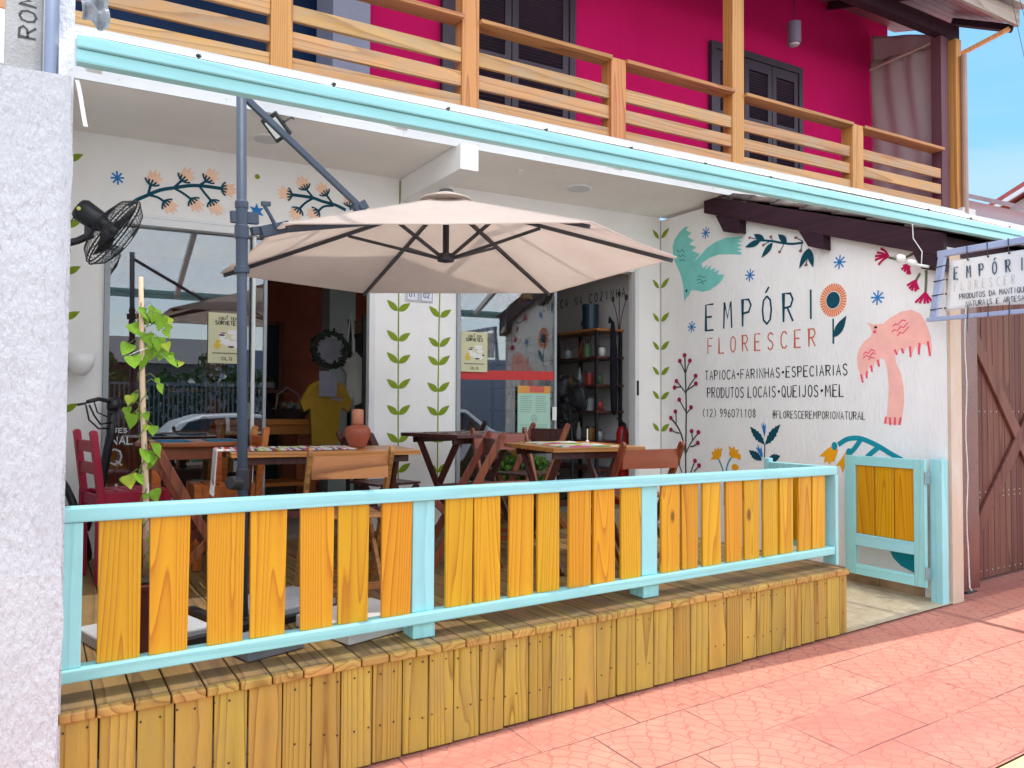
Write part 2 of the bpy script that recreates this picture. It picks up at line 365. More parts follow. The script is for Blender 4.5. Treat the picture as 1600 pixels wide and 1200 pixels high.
        if bevel: md = o.modifiers.new('bevel', 'BEVEL'); md.width = bevel; md.segments = 2; md.limit_method = 'ANGLE'
        return o
def thing(name, label, cat, loc=(0, 0, 0), rz=0.0, group=None):
    o = bpy.data.objects.new(name, None); COL.objects.link(o); o.location = loc; o.rotation_euler = (0, 0, rz); o.empty_display_size = 0.1
    o['label'] = label; o['category'] = cat
    if group: o['group'] = group
    WPOS[o.name] = Vector(loc); return o
def tag(o, label, cat, group=None):
    o['label'] = label; o['category'] = cat
    if group: o['group'] = group
    return o
def struct(o, label=None):
    o['kind'] = 'structure'; return o
def kids(o): return [c for c in bpy.data.objects if c.parent == o]
def copy_thing(o, loc, rz, label, parent=None):
    c = o.copy(); COL.objects.link(c)
    if parent is None: c.location = loc; c.rotation_euler = (0, 0, rz); c['label'] = label
    else: c.parent = parent
    for k in kids(o): copy_thing(k, None, 0, None, c)
    return c
def fside(u, v, w): return (5.65-w, u, v)        # side wall: u = depth Y, v = height
def fback(u, v, w): return (u, 6.35-w, v)        # shop front: u = X
# one-line lettering
GL = {
 'A': [[(0, 0), (.5, 1), (1, 0)], [(.2, .36), (.8, .36)]], 'B': [[(0, 0), (0, 1), (.7, .97), (.9, .8), (.7, .56), (0, .52)], [(.6, .54), (1, .3), (.8, .03), (0, 0)]],
 'C': [[(1, .82), (.75, .98), (.3, .95), (.03, .7), (.03, .3), (.3, .04), (.75, .02), (1, .17)]], 'D': [[(0, 0), (0, 1), (.6, .95), (1, .65), (1, .35), (.6, .05), (0, 0)]],
 'E': [[(1, 1), (0, 1), (0, 0), (1, 0)], [(0, .52), (.8, .52)]], 'F': [[(1, 1), (0, 1), (0, 0)], [(0, .52), (.8, .52)]],
 'G': [[(1, .82), (.7, 1), (.25, .95), (0, .65), (0, .3), (.3, .02), (.75, .02), (1, .2), (1, .45), (.6, .45)]], 'H': [[(0, 0), (0, 1)], [(1, 0), (1, 1)], [(0, .5), (1, .5)]],
 'I': [[(.5, 0), (.5, 1)]], 'J': [[(.8, 1), (.8, .2), (.55, .02), (.2, .04), (.05, .2)]], 'K': [[(0, 0), (0, 1)], [(1, 1), (.05, .45), (1, 0)]], 'L': [[(0, 1), (0, 0), (1, 0)]],
 'M': [[(0, 0), (.1, 1), (.5, .4), (.9, 1), (1, 0)]], 'N': [[(0, 0), (0, 1), (1, 0), (1, 1)]], 'O': [[(.5, 1), (.12, .85), (0, .5), (.12, .15), (.5, 0), (.88, .15), (1, .5), (.88, .85), (.5, 1)]],
 'P': [[(0, 0), (0, 1), (.75, .97), (1, .76), (.75, .52), (0, .48)]], 'Q': [[(.5, 1), (.12, .85), (0, .5), (.12, .15), (.5, 0), (.88, .15), (1, .5), (.88, .85), (.5, 1)], [(.6, .25), (1.05, -.08)]],
 'R': [[(0, 0), (0, 1), (.75, .97), (1, .76), (.75, .52), (0, .48)], [(.4, .5), (1, 0)]], 'S': [[(.95, .85), (.6, 1), (.2, .93), (.05, .75), (.25, .57), (.75, .45), (.97, .25), (.75, .04), (.35, 0), (.02, .15)]],
 'T': [[(0, 1), (1, 1)], [(.5, 1), (.5, 0)]], 'U': [[(0, 1), (0, .3), (.2, .03), (.5, 0), (.8, .03), (1, .3), (1, 1)]], 'V': [[(0, 1), (.5, 0), (1, 1)]], 'X': [[(0, 0), (1, 1)], [(0, 1), (1, 0)]],
 'Z': [[(0, 1), (1, 1), (0, 0), (1, 0)]], '0': [[(.5, 1), (.1, .85), (0, .5), (.1, .15), (.5, 0), (.9, .15), (1, .5), (.9, .85), (.5, 1)]], '1': [[(.2, .8), (.55, 1), (.55, 0)]],
 '2': [[(.05, .8), (.4, 1), (.85, .9), (.9, .65), (0, 0), (1, 0)]], '3': [[(.05, .9), (.5, 1), (.9, .8), (.5, .54), (.95, .28), (.5, 0), (.02, .12)]], '6': [[(.85, .95), (.35, .75), (.03, .35), (.3, .02), (.8, .05), (.95, .3), (.6, .52), (.08, .4)]],
 '7': [[(0, 1), (1, 1), (.35, 0)]], '8': [[(.5, .53), (.1, .75), (.5, 1), (.9, .75), (.5, .53), (.03, .25), (.5, 0), (.97, .25), (.5, .53)]], '9': [[(.95, .6), (.45, .45), (.05, .7), (.4, 1), (.9, .9), (.95, .6), (.8, .25), (.4, 0)]],
 '(': [[(.8, 1.05), (.3, .75), (.3, .25), (.8, -.05)]], ')': [[(.2, 1.05), (.7, .75), (.7, .25), (.2, -.05)]], '@': [[(.7, .3), (.45, .3), (.35, .5), (.45, .7), (.7, .7), (.7, .3), (1, .35), (1, .7), (.7, 1), (.3, 1), (0, .65), (0, .3), (.3, 0), (.8, 0)]],
 '*': [[(.42, .42), (.58, .42), (.58, .56), (.42, .56), (.42, .42)]], "'": [[(.35, 1.12), (.75, 1.32)]], '.': [[(.4, .02), (.6, .02)]], '-': [[(.1, .5), (.9, .5)]]}
def write(mb, text, f, u0, v0, h, adv, gw, th, off, du=1, center=False, smooth=False):
    """letters as brush strokes; adv = pitch, gw = glyph width"""
    if center: u0 -= du*(adv*(len(text)-1)+gw)/2
    k = 0
    for i, ch in enumerate(text):
        acc = ch == 'Ó'; g = GL.get('O' if acc else ch)
        if not g: continue
        for st in g + (GL["'"] if acc else []):
            k += 1
            if ch in 'I1': pass
            mb.ribbon([(u0+du*(i*adv+x*gw), v0+y*h) for x, y in st], th, f, off+0.00012*(k % 9), smooth=smooth and len(st) > 4)

# outlines of the wall paintings in wall metres
D = {'teal_bird': [(5.908, 2.84), (5.945, 2.806), (5.868, 2.767), (5.923, 2.733), (5.835, 2.687), (5.894, 2.655), (5.8, 2.61), (5.863, 2.582), (5.746, 2.53), (5.8, 2.494), (5.818, 2.471), (5.746, 2.511), (5.659, 2.573), (5.538, 2.615), (5.388, 2.632), (5.196, 2.607), (5.197, 2.589), (5.252, 2.587), (5.197, 2.561), (5.26, 2.554), (5.197, 2.521), (5.26, 2.515), (5.197, 2.485), (5.263, 2.479), (5.205, 2.46), (5.21, 2.436), (5.357, 2.467), (5.505, 2.485), (5.624, 2.472), (5.729, 2.432), (5.712, 2.384), (5.642, 2.412), (5.677, 2.366), (5.59, 2.398), (5.616, 2.349), (5.539, 2.365), (5.56, 2.32), (5.489, 2.339), (5.514, 2.292), (5.423, 2.28), (5.456, 2.228), (5.523, 2.188), (5.608, 2.154), (5.712, 2.148), (5.801, 2.175), (5.873, 2.181), (5.91, 2.133), (5.943, 2.114), (5.965, 2.075), (5.978, 2.135), (5.983, 2.234), (6.02, 2.357), (6.077, 2.458), (6.13, 2.546), (6.143, 2.669), (6.114, 2.744), (6.038, 2.81), (5.963, 2.842)], 'teal_marks': [[(6.077, 2.631), (6.039, 2.598), (6.001, 2.618), (5.964, 2.579)], [(6.058, 2.575), (6.02, 2.549), (5.992, 2.564), (5.951, 2.531)], [(6.039, 2.525), (6.011, 2.501), (5.983, 2.516), (5.955, 2.486)], [(5.783, 2.305), (5.738, 2.311), (5.703, 2.287), (5.668, 2.295)], [(5.792, 2.274), (5.747, 2.281), (5.712, 2.253), (5.66, 2.256)], [(5.774, 2.239), (5.73, 2.246), (5.695, 2.22)]], 'teal_eye': (5.937, 2.186), 'branch_stem': [[(4.953, 2.526), (4.837, 2.497), (4.737, 2.464), (4.627, 2.437), (4.512, 2.428)], [(4.939, 2.523), (5.104, 2.577)], [(4.837, 2.494), (4.858, 2.541)], [(4.88, 2.499), (4.942, 2.481)], [(4.71, 2.457), (4.762, 2.389)], [(4.512, 2.439), (4.586, 2.483)], [(4.519, 2.429), (4.537, 2.36)], [(4.454, 2.368), (4.481, 2.229)]], 'branch_leaf': [[(4.931, 2.52), (5.058, 2.602)], [(4.976, 2.525), (5.163, 2.498)], [(4.837, 2.485), (4.969, 2.368)], [(4.682, 2.461), (4.779, 2.548)], [(4.454, 2.368), (4.554, 2.207)], [(4.454, 2.368), (4.409, 2.196)]], 'branch_dot': [(5.104, 2.577), (4.858, 2.541), (4.942, 2.481), (4.762, 2.389), (4.586, 2.483), (4.537, 2.36), (4.481, 2.229)], 'stars_w': [(5.667, 2.727), (5.105, 2.229), (5.865, 1.811), (4.153, 2.203), (3.813, 1.87)], 'sun_c': (4.217, 1.896), 'sun_r': [0.0649999999999995, 0.06899999999999995], 'sun_stem': [(4.218, 1.742), (4.217, 1.534)], 'sun_leaf': [(4.21, 1.587), (4.091, 1.756)], 'pink_bird': [(3.906, 1.687), (3.856, 1.662), (3.768, 1.66), (3.703, 1.704), (3.619, 1.74), (3.536, 1.746), (3.466, 1.71), (3.427, 1.649), (3.403, 1.58), (3.389, 1.541), (3.38, 1.465), (3.383, 1.394), (3.4, 1.386), (3.414, 1.467), (3.453, 1.484), (3.484, 1.409), (3.504, 1.478), (3.542, 1.388), (3.57, 1.472), (3.601, 1.421), (3.627, 1.456), (3.658, 1.414), (3.674, 1.44), (3.664, 1.355), (3.623, 1.266), (3.604, 1.168), (3.6, 1.051), (3.616, 0.944), (3.627, 0.876), (3.76, 0.882), (3.743, 0.952), (3.731, 1.051), (3.725, 1.17), (3.734, 1.289), (3.755, 1.379), (3.793, 1.401), (3.81, 1.322), (3.837, 1.373), (3.871, 1.286), (3.893, 1.346), (3.911, 1.234), (3.938, 1.276), (3.948, 1.2), (3.967, 1.267), (3.99, 1.319), (4.0, 1.402), (3.982, 1.473), (3.936, 1.531), (3.879, 1.568), (3.862, 1.597), (3.879, 1.649)], 'pink_ticks': [[(3.674, 1.454), (3.653, 1.412)], [(3.616, 1.459), (3.601, 1.419)], [(3.547, 1.471), (3.544, 1.388)], [(3.473, 1.49), (3.479, 1.404)], [(3.409, 1.5), (3.393, 1.39)], [(3.817, 1.382), (3.804, 1.327)], [(3.876, 1.34), (3.865, 1.289)], [(3.91, 1.295), (3.914, 1.24)], [(3.964, 1.272), (3.947, 1.205)], [(3.748, 0.937), (3.76, 0.882)], [(3.718, 0.933), (3.714, 0.872)], [(3.674, 0.933), (3.678, 0.874)], [(3.629, 0.934), (3.64, 0.875)]], 'pink_marks': [[(3.688, 1.633), (3.661, 1.65), (3.646, 1.639), (3.609, 1.675), (3.578, 1.667)], [(3.696, 1.589), (3.672, 1.607), (3.651, 1.595), (3.62, 1.627), (3.599, 1.616), (3.563, 1.652)], [(3.652, 1.556), (3.625, 1.584), (3.605, 1.572), (3.553, 1.622)], [(3.943, 1.424), (3.92, 1.449), (3.898, 1.435), (3.869, 1.466), (3.836, 1.449)], [(3.943, 1.399), (3.915, 1.423), (3.887, 1.406), (3.858, 1.44), (3.831, 1.428)], [(3.898, 1.384), (3.87, 1.405), (3.842, 1.394)]], 'pink_eye': (3.831, 1.638), 'pink_cheek': (3.84, 1.603), 'daisy': [((3.715, 2.178), [(3.784, 2.254), (3.815, 2.227), (3.832, 2.199), (3.833, 2.169), (3.802, 2.126)]), ((3.541, 2.085), [(3.599, 2.086), (3.612, 2.063), (3.59, 2.043), (3.564, 2.02), (3.542, 2.014)]), ((3.493, 1.965), [(3.567, 1.932), (3.55, 1.906), (3.53, 1.889), (3.499, 1.88), (3.476, 1.892)]), ((3.423, 1.866), [(3.503, 1.796), (3.47, 1.787), (3.431, 1.781), (3.401, 1.78), (3.373, 1.791)])], 'daisy_stem': [[(3.715, 2.171), (3.635, 2.145), (3.563, 2.153), (3.506, 2.173)], [(3.493, 1.968), (3.463, 2.012)], [(3.423, 1.868), (3.418, 1.944), (3.415, 2.029)]], 'berry_stem': [[(5.963, 1.513), (5.957, 1.343), (5.949, 1.161), (5.945, 0.954), (5.95, 0.721), (5.954, 0.526), (5.954, 0.268)], [(5.957, 1.343), (5.985, 1.396), (6.032, 1.47)], [(5.954, 1.343), (5.921, 1.42), (5.889, 1.464)], [(5.949, 1.148), (5.894, 1.225), (5.803, 1.313)], [(5.921, 1.18), (5.803, 1.236)], [(5.952, 1.148), (6.004, 1.201), (6.083, 1.272)], [(6.023, 1.212), (6.111, 1.207)], [(5.945, 0.954), (5.986, 1.005), (6.042, 1.077)], [(5.94, 0.941), (5.872, 0.999)], [(5.954, 0.526), (5.996, 0.68), (6.061, 0.795), (6.166, 0.888)], [(6.089, 0.821), (6.093, 0.959)], [(6.042, 0.737), (6.108, 0.748), (6.166, 0.77)], [(5.946, 0.54), (5.877, 0.646), (5.769, 0.752)], [(5.855, 0.673), (5.864, 0.762)], [(5.886, 0.607), (5.841, 0.616), (5.779, 0.644)], [(6.006, 0.342), (6.062, 0.442), (6.122, 0.524)], [(6.043, 0.404), (6.033, 0.529)], [(5.878, 0.351), (5.82, 0.47)], [(5.833, 0.361), (5.761, 0.423)]], 'berries': [(5.963, 1.532), (6.033, 1.477), (5.888, 1.473), (5.807, 1.317), (5.803, 1.24), (6.083, 1.272), (6.111, 1.207), (6.042, 1.081), (5.872, 1.003), (6.099, 0.959), (6.166, 0.892), (6.166, 0.77), (5.864, 0.764), (5.769, 0.756), (5.777, 0.65), (6.033, 0.533), (6.122, 0.531), (5.818, 0.47), (5.761, 0.427)], 'gold': [[(5.508, 0.502), (5.611, 0.496), (5.579, 0.527), (5.6, 0.57), (5.558, 0.575), (5.558, 0.612), (5.524, 0.594), (5.508, 0.626), (5.489, 0.599), (5.449, 0.617), (5.466, 0.58), (5.469, 0.539)], [(5.343, 0.529), (5.37, 0.562), (5.359, 0.596), (5.382, 0.641), (5.332, 0.618), (5.302, 0.639), (5.294, 0.603), (5.253, 0.611), (5.26, 0.579), (5.224, 0.561), (5.224, 0.514), (5.28, 0.527)]], 'gold_dot': (5.295, 0.442), 'gold_stem': [[(5.505, 0.508), (5.47, 0.447), (5.447, 0.397), (5.429, 0.25), (5.43, 0.067)], [(5.343, 0.529), (5.385, 0.47), (5.404, 0.406), (5.421, 0.251)]], 'navy_stem': [[(4.941, 0.677), (4.945, 0.422)]], 'navy_leaf': [[(4.944, 0.669), (5.111, 0.829)], [(4.937, 0.671), (4.764, 0.857)], [(4.975, 0.523), (5.127, 0.61)], [(4.911, 0.522), (4.766, 0.578)]], 'bloom': [[(4.944, 0.736), (4.981, 0.865), (4.961, 0.833), (4.957, 0.876), (4.943, 0.833), (4.925, 0.858), (4.931, 0.78)], [(4.971, 0.545), (5.048, 0.645), (5.02, 0.633), (5.023, 0.67), (4.993, 0.625), (4.979, 0.65), (4.962, 0.573)]], 'arch': [[(4.178, 0.701), (4.106, 0.745), (4.035, 0.761), (3.966, 0.758), (3.887, 0.734), (3.799, 0.697), (3.714, 0.652), (3.62, 0.609)], [(3.972, 0.751), (4.024, 0.682), (4.071, 0.638)], [(3.81, 0.702), (3.866, 0.659), (3.922, 0.611)]], 'bell': [[(4.245, 0.684), (4.288, 0.659), (4.361, 0.596), (4.304, 0.596), (4.316, 0.542), (4.283, 0.563), (4.262, 0.531), (4.24, 0.566), (4.218, 0.559), (4.188, 0.632), (4.18, 0.664)], [(4.106, 0.647), (4.155, 0.582), (4.201, 0.526), (4.161, 0.531), (4.135, 0.474), (4.117, 0.527), (4.098, 0.518), (4.089, 0.627)]], 'cap': [(4.212, 0.689), (4.076, 0.643)], 'leafblob': [(3.731, -0.086), (3.637, -0.047), (3.514, -0.038), (3.436, -0.072), (3.428, -0.241), (3.546, -0.222), (3.638, -0.192), (3.7, -0.144)], 'bstem': [[(0.559, 2.448), (0.606, 2.498), (0.677, 2.544), (0.766, 2.597), (0.865, 2.63), (0.966, 2.66), (1.043, 2.672), (1.13, 2.674), (1.209, 2.674)], [(0.685, 2.55), (0.704, 2.633)], [(0.694, 2.549), (0.751, 2.541), (0.801, 2.512)], [(0.861, 2.629), (0.919, 2.697)], [(0.865, 2.625), (0.924, 2.598), (0.989, 2.556)], [(1.038, 2.671), (1.094, 2.719)], [(1.043, 2.665), (1.087, 2.612), (1.131, 2.563)], [(2.196, 2.638), (2.109, 2.669), (1.999, 2.684), (1.914, 2.702), (1.831, 2.704), (1.737, 2.703)], [(1.92, 2.703), (1.866, 2.76)], [(1.914, 2.696), (1.855, 2.652), (1.809, 2.599)], [(2.09, 2.666), (2.034, 2.737)], [(2.09, 2.66), (2.011, 2.644), (1.963, 2.599)], [(2.24, 2.644), (2.231, 2.68)]], 'bflower': [[(0.704, 2.633), (0.724, 2.681)], [(0.801, 2.512), (0.834, 2.485)], [(0.919, 2.697), (0.948, 2.736)], [(0.989, 2.556), (1.019, 2.524)], [(1.094, 2.719), (1.124, 2.759)], [(1.131, 2.563), (1.163, 2.516)], [(1.209, 2.674), (1.258, 2.674)], [(1.737, 2.703), (1.685, 2.704)], [(1.856, 2.77), (1.833, 2.808)], [(1.803, 2.592), (1.78, 2.554)], [(2.025, 2.747), (1.997, 2.783)], [(1.957, 2.595), (1.928, 2.573)], [(2.231, 2.68), (2.226, 2.722)]], 'star_b': (0.481, 2.645), 'star6': (1.469, 2.533), 'dot_b': (1.471, 2.808), 'vine1': [[(2.683, 2.963), (2.679, 1.746), (2.69, 0.31)], [(2.676, 1.823), (2.678, 1.563), (2.68, 1.372), (2.682, 1.153), (2.684, 0.927), (2.687, 0.69), (2.689, 0.431)]], 'vine2': [[(3.089, 2.345), (3.073, 1.999), (3.065, 1.37), (3.062, 0.292)], [(3.074, 1.795), (3.07, 1.532), (3.065, 1.367), (3.064, 1.131), (3.063, 0.921), (3.065, 0.683), (3.061, 0.417)]], 'vine3': [2.791, 2.262, 1.907, 1.608, 1.343, 1.088, 0.75, 0.464], 't_EMP': [(5.617, 2.011), (5.618, 1.759), (4.437, 2.009), (4.438, 1.762)], 't_FLO': [(5.61, 1.677), (5.61, 1.526), (4.426, 1.685), (4.414, 1.526)], 't_TAP': [(5.689, 1.36), (5.689, 1.271), (4.077, 1.364), (4.077, 1.26)], 't_PRO': [(5.659, 1.195), (5.659, 1.097), (4.114, 1.196), (4.114, 1.094)], 't_TEL': [(5.725, 0.987), (5.725, 0.911), (5.036, 0.99), (5.037, 0.914)], 't_AT': [(4.853, 0.974), (4.853, 0.911), (3.924, 0.976), (3.925, 0.915)], 't_SIG': [(3.322, 0.195), (3.307, -0.107)]}
TL = 0.014                                       # the whole street front has settled a little to the left
# ------------------------------------------------------------------ ground
def gz(x, y): return -0.585+0.033*x+0.02*(y-3.2)
b = NB('stamped_pavement'); v = coords(b)
s_ = b.n('ShaderNodeSeparateXYZ'); b.set(s_.inputs[0], v)
X_, Y_ = s_.outputs[0], s_.outputs[1]
wob = b.noise(v, 1.6, 3)
xs = b.math('DIVIDE', b.math('ADD', X_, b.math('MULTIPLY', wob, 0.03)), 0.56); ys = b.math('DIVIDE', b.math('ADD', Y_, b.math('ADD', b.math('MULTIPLY', wob, 0.03), 0.10)), 0.375)
row = b.math('FLOOR', ys); xs = b.math('ADD', xs, b.math('MULTIPLY', row, 0.5))
fx, fy = b.math('FRACT', xs), b.math('FRACT', ys)
def edge(a, wdt): return b.math('LESS_THAN', b.math('MINIMUM', a, b.math('SUBTRACT', 1.0, a)), wdt)
slab = b.math('MAXIMUM', edge(fx, 0.0075), edge(fy, 0.010))
cellx = b.math('FLOOR', xs)
cc = b.n('ShaderNodeCombineXYZ'); b.set(cc.inputs[0], cellx); b.set(cc.inputs[1], row)
wn = b.n('ShaderNodeTexWhiteNoise', noise_dimensions='2D'); b.set(wn.inputs['Vector'], cc.outputs[0])
# fan: rings round a corner of each slab
px = b.math('MULTIPLY', b.math('ADD', fx, 0.12), 0.56); py = b.math('MULTIPLY', b.math('ADD', fy, 0.18), 0.375)
rad = b.math('SQRT', b.math('ADD', b.math('MULTIPLY', px, px), b.math('MULTIPLY', py, py)))
rad = b.math('ADD', rad, b.math('MULTIPLY', b.noise(v, 7, 2), 0.06))
rk = b.math('DIVIDE', rad, 0.064); ri = b.math('FLOOR', rk)
th = b.math('ARCTAN2', py, px)
ak = b.math('ADD', b.math('MULTIPLY', b.math('MULTIPLY', th, ri), 0.66), b.math('ADD', b.math('MULTIPLY', ri, 0.37), b.math('MULTIPLY', b.noise(v, 7, 2), 1.3)))
joint = b.math('MAXIMUM', edge(b.math('FRACT', rk), 0.055), b.math('LESS_THAN', b.math('FRACT', ak), 0.09))
soft = b.ramp(b.noise(v, 2.2, 6, 0.7), [(0.25, 0.25), (0.6, 1.0)])
c = b.ramp(b.noise(v, 3.1, 6, 0.65), [(0.25, (0.335, 0.118, 0.083)), (0.55, (0.385, 0.152, 0.107)), (0.8, (0.43, 0.195, 0.135))])
c = b.mix(b.math('MULTIPLY', wn.outputs['Value'], 0.16), c, (0.62, 0.26, 0.19))
c = b.mix(b.math('MULTIPLY', b.math('MULTIPLY', joint, soft), 0.62), c, (0.22, 0.055, 0.048))
streak = b.ramp(b.noise(b.mapv(v, (0.35, 2.2, 1)), 1.5, 5, 0.65), [(0.48, 0.0), (0.68, 0.8)])  # soft reddish streaks drawn out along the street
c = b.mix(streak, c, (0.35, 0.108, 0.085))
c = b.mix(b.math('MULTIPLY', slab, b.ramp(b.noise(v, 1.9, 3), [(0.38, 0.25), (0.55, 1.0)])), c, (0.11, 0.045, 0.045))
spk = b.ramp(b.noise(v, 46, 2), [(0.70, 0.0), (0.76, 0.5)])
c = b.mix(spk, c, (0.55, 0.36, 0.27))
c = b.mix(b.ramp(b.noise(v, 75, 2), [(0.69, 0.0), (0.73, 0.8)]), c, (0.16, 0.07, 0.055))
c = b.mix(b.math('MULTIPLY', b.ramp(b.noise(v, 4.2, 7, 0.75), [(0.52, 0.0), (0.72, 1.0)]), 0.35), c, (0.30, 0.16, 0.12))
gr = b.math('MULTIPLY', b.ramp(Y_, [(0.74, 0.0), (0.86, 1.0)]), b.ramp(b.noise(v, 11, 5, 0.7), [(0.4, 0.0), (0.65, 0.75)]))
c = b.mix(gr, c, (0.24, 0.14, 0.10))
hgt = b.math('SUBTRACT', b.math('MULTIPLY', b.noise(v, 60, 4), 0.25), b.math('ADD', b.math('MULTIPLY', joint, 0.5), slab))
PAVE = b.done(b.bsdf(c, 0.75, 0, 0.3, b.bump(hgt, 0.35, 0.006)))
b = NB('concrete_block_paving'); v = coords(b)
c = b.ramp(b.noise(v, 90, 4, 0.7), [(0.3, (0.30, 0.29, 0.27)), (0.7, (0.40, 0.385, 0.36))]); c = b.mix(b.ramp(b.noise(v, 0.8, 5), [(0.45, 0.0), (0.7, 0.5)]), c, (0.33, 0.31, 0.29))
ASPH = b.done(b.bsdf(c, 0.9, 0, 0.3, b.bump(b.noise(v, 120, 3), 0.6, 0.01)))
mb = MB(); mb.grid(60, 8, lambda u, w: (-30+60*u, 1.82+1.75*w, gz(-30+60*u, 1.82+1.75*w)))
struct(mb.build('sidewalk', PAVE))
YK = M('yellow_kerb_paint', (0.58, 0.49, 0.20), 0.7, 0.2, 8, 0.3, 90, dirt=(0.45, 0.40, 0.34))
mb = MB(); n = 24
for i in range(n):
    x0, x1 = -30+60*i/n, -30+60*(i+1)/n-0.012
    mb.hexa([(x0, 1.62, gz(x0, 1.7)-0.3), (x1, 1.62, gz(x1, 1.7)-0.3), (x1, 1.815, gz(x1, 1.8)-0.3), (x0, 1.815, gz(x0, 1.8)-0.3), (x0, 1.64, gz(x0, 1.7)+0.004), (x1, 1.64, gz(x1, 1.7)+0.004), (x1, 1.815, gz(x1, 1.8)+0.004), (x0, 1.815, gz(x0, 1.8)+0.004)])
struct(mb.build('kerb', YK, bevel=0.015))
def rz_(x): return gz(x, 1.7)-0.15
mb = MB(); mb.grid(40, 4, lambda u, w: (-30+60*u, -8+9.63*w, rz_(-30+60*u)))
struct(mb.build('road', ASPH))
mb = MB(); mb.grid(40, 2, lambda u, w: (-30+60*u, -11+3.0*w, rz_(-30+60*u)+0.13))
struct(mb.build('sidewalk', M('grey_pavement', (0.33, 0.31, 0.29), 0.85, 0.15, 3, 0.4, 80)))
mb = MB(); mb.box(-400, 400, -400, 400, -2.6, -2.5)
struct(mb.build('ground', M('bare_earth', (0.20, 0.13, 0.08), 0.9, 0.2, 2, 0.3, 20)))
# tiled entry path beside the deck
b = NB('entry_tiles'); v = coords(b)
br = b.n('ShaderNodeTexBrick'); b.set(br.inputs['Vector'], v); br.inputs['Scale'].default_value = 1.0; br.inputs['Brick Width'].default_value = 0.42; br.inputs['Row Height'].default_value = 0.42
br.offset = 0.5; br.inputs['Mortar Size'].default_value = 0.004
br.inputs['Color1'].default_value = (0.52, 0.41, 0.26, 1); br.inputs['Color2'].default_value = (0.44, 0.33, 0.20, 1); br.inputs['Mortar'].default_value = (0.22, 0.17, 0.12, 1)
c = b.mix(b.ramp(b.noise(v, 7, 7, 0.72), [(0.38, 0.0), (0.7, 0.85)]), br.outputs['Color'], (0.62, 0.52, 0.36))
c = b.mix(b.ramp(b.noise(v, 15, 6, 0.7), [(0.52, 0.0), (0.75, 0.7)]), c, (0.25, 0.17, 0.10))
TILE = b.done(b.bsdf(c, 0.5, 0, 0.4, b.bump(br.outputs['Fac'], 0.2, 0.003)))
mb = MB(); mb.grid(6, 12, lambda u, w: (4.3+1.36*u, 3.24+3.1*w, gz(4.3+1.36*u, 3.2)+0.012+0.012*w))
struct(mb.build('path', TILE))
mb = MB(); mb.grid(4, 2, lambda u, w: (5.66+4*u, 3.57+1.2*w, gz(5.66+4*u, 3.57)+0.004))
struct(mb.build('driveway', M('concrete_apron', (0.40, 0.36, 0.31), 0.8, 0.15, 4, 0.3, 70)))

# ------------------------------------------------------------------ shop building
shop = thing('shop_building', 'two storey shop with white painted ground floor and magenta upper wall', 'building', (2.8, 6.35, -0.4))
mb = MB(TL)
def wl(x0, x1, z0, z1): mb.box(x0, x1, 6.35, 6.5, z0-TL*x0*0, z1)
mb.box(-0.4, 0.41, 6.35, 6.50, -0.6, 2.95); mb.box(2.46, 3.24, 6.35, 6.50, -0.6, 2.33); mb.box(5.36, 5.655, 6.35, 6.50, -0.6, 2.33)
mb.box(0.41, 2.46, 6.35, 6.50, 2.33, 2.95); mb.box(2.46, 5.655, 6.351, 6.50, 2.33, 2.95)
fw_ = mb.build('front_wall', WALL, shop)
mb = MB(); mb.prism([(3.27, -0.6), (6.60, -0.6), (6.60, 2.98), (5.60, 2.98), (3.27, 2.18)], lambda u, v_, w: (5.65+w, u, v_), 0.15)
swall = mb.build('side_wall', WALLR, shop)
mb = MB(); mb.box(5.653, 5.792, 3.245, 3.268, -0.42, 2.15)
mb.build('wall_end', plaster('beige_edge', (0.62, 0.47, 0.35), 0.5, 40, 0.8, 0.5, dirt=(0.70, 0.66, 0.6), dirtamt=0.7), swall)
STONE = M('brown_stone', (0.33, 0.20, 0.11), 0.6, 0.35, 7, 0.3, 60, dirt=(0.5, 0.36, 0.22))
mb = MB()
for i in range(8):
    y0 = 3.45+i*0.36
    mb.box(5.632, 5.652, y0, y0+0.35, -0.45, -0.285)
mb.build('baseboard', STONE, shop, bevel=0.004)
# ceiling slab and beam
mb = MB(TL); mb.box(-0.4, 9.6, 5.30, 6.349, 2.94, 3.24)
mb.build('ceiling_slab', CEIL, shop)
mb = MB(TL); mb.box(2.69, 2.845, 5.22, 6.345, 2.74, 2.938)
mb.build('ceiling_beam', WALL, shop, bevel=0.006)
mb = MB(TL); mb.box(-0.1, 5.6, 5.2785, 5.2985, 2.925, 3.07)
for i in range(9): mb.tube([(0.4+i*0.62, 5.279, 2.965), (0.4+i*0.62, 5.272, 2.965)], 0.008, 8)
mb.build('edge_board', ALU, shop)
# tile of the house beyond
# ---- interior
INW = plaster('interior_grey_wall', (0.62, 0.62, 0.62), 0.1, 60, 0.8, 1.0)
RBW = M('interior_red_wall', (0.48, 0.125, 0.08), 0.8, 0.12, 3)
mb = MB(); mb.box(-0.4, 5.65, 6.352, 10.6, -0.25, -0.03); mb.build('shop_floor', M('shop_floor_tiles', (0.25, 0.22, 0.19), 0.35, 0.1, 3), shop)
mb = MB(); mb.box(-0.4, 5.64, 6.501, 10.6, 2.80, 2.92); mb.build('shop_ceiling', INW, shop)
mb = MB(); mb.box(5.46, 5.648, 6.501, 10.6, -0.03, 2.8); iw = mb.build('interior_side_wall', INW, shop)
mb = MB(); mb.box(-0.4, 5.46, 10.45, 10.6, -0.03, 2.8); mb.build('interior_back_wall', RBW, shop)
mb = MB(); mb.box(-0.4, -0.25, 6.501, 10.45, -0.03, 2.8); mb.build('interior_end_wall', INW, shop)
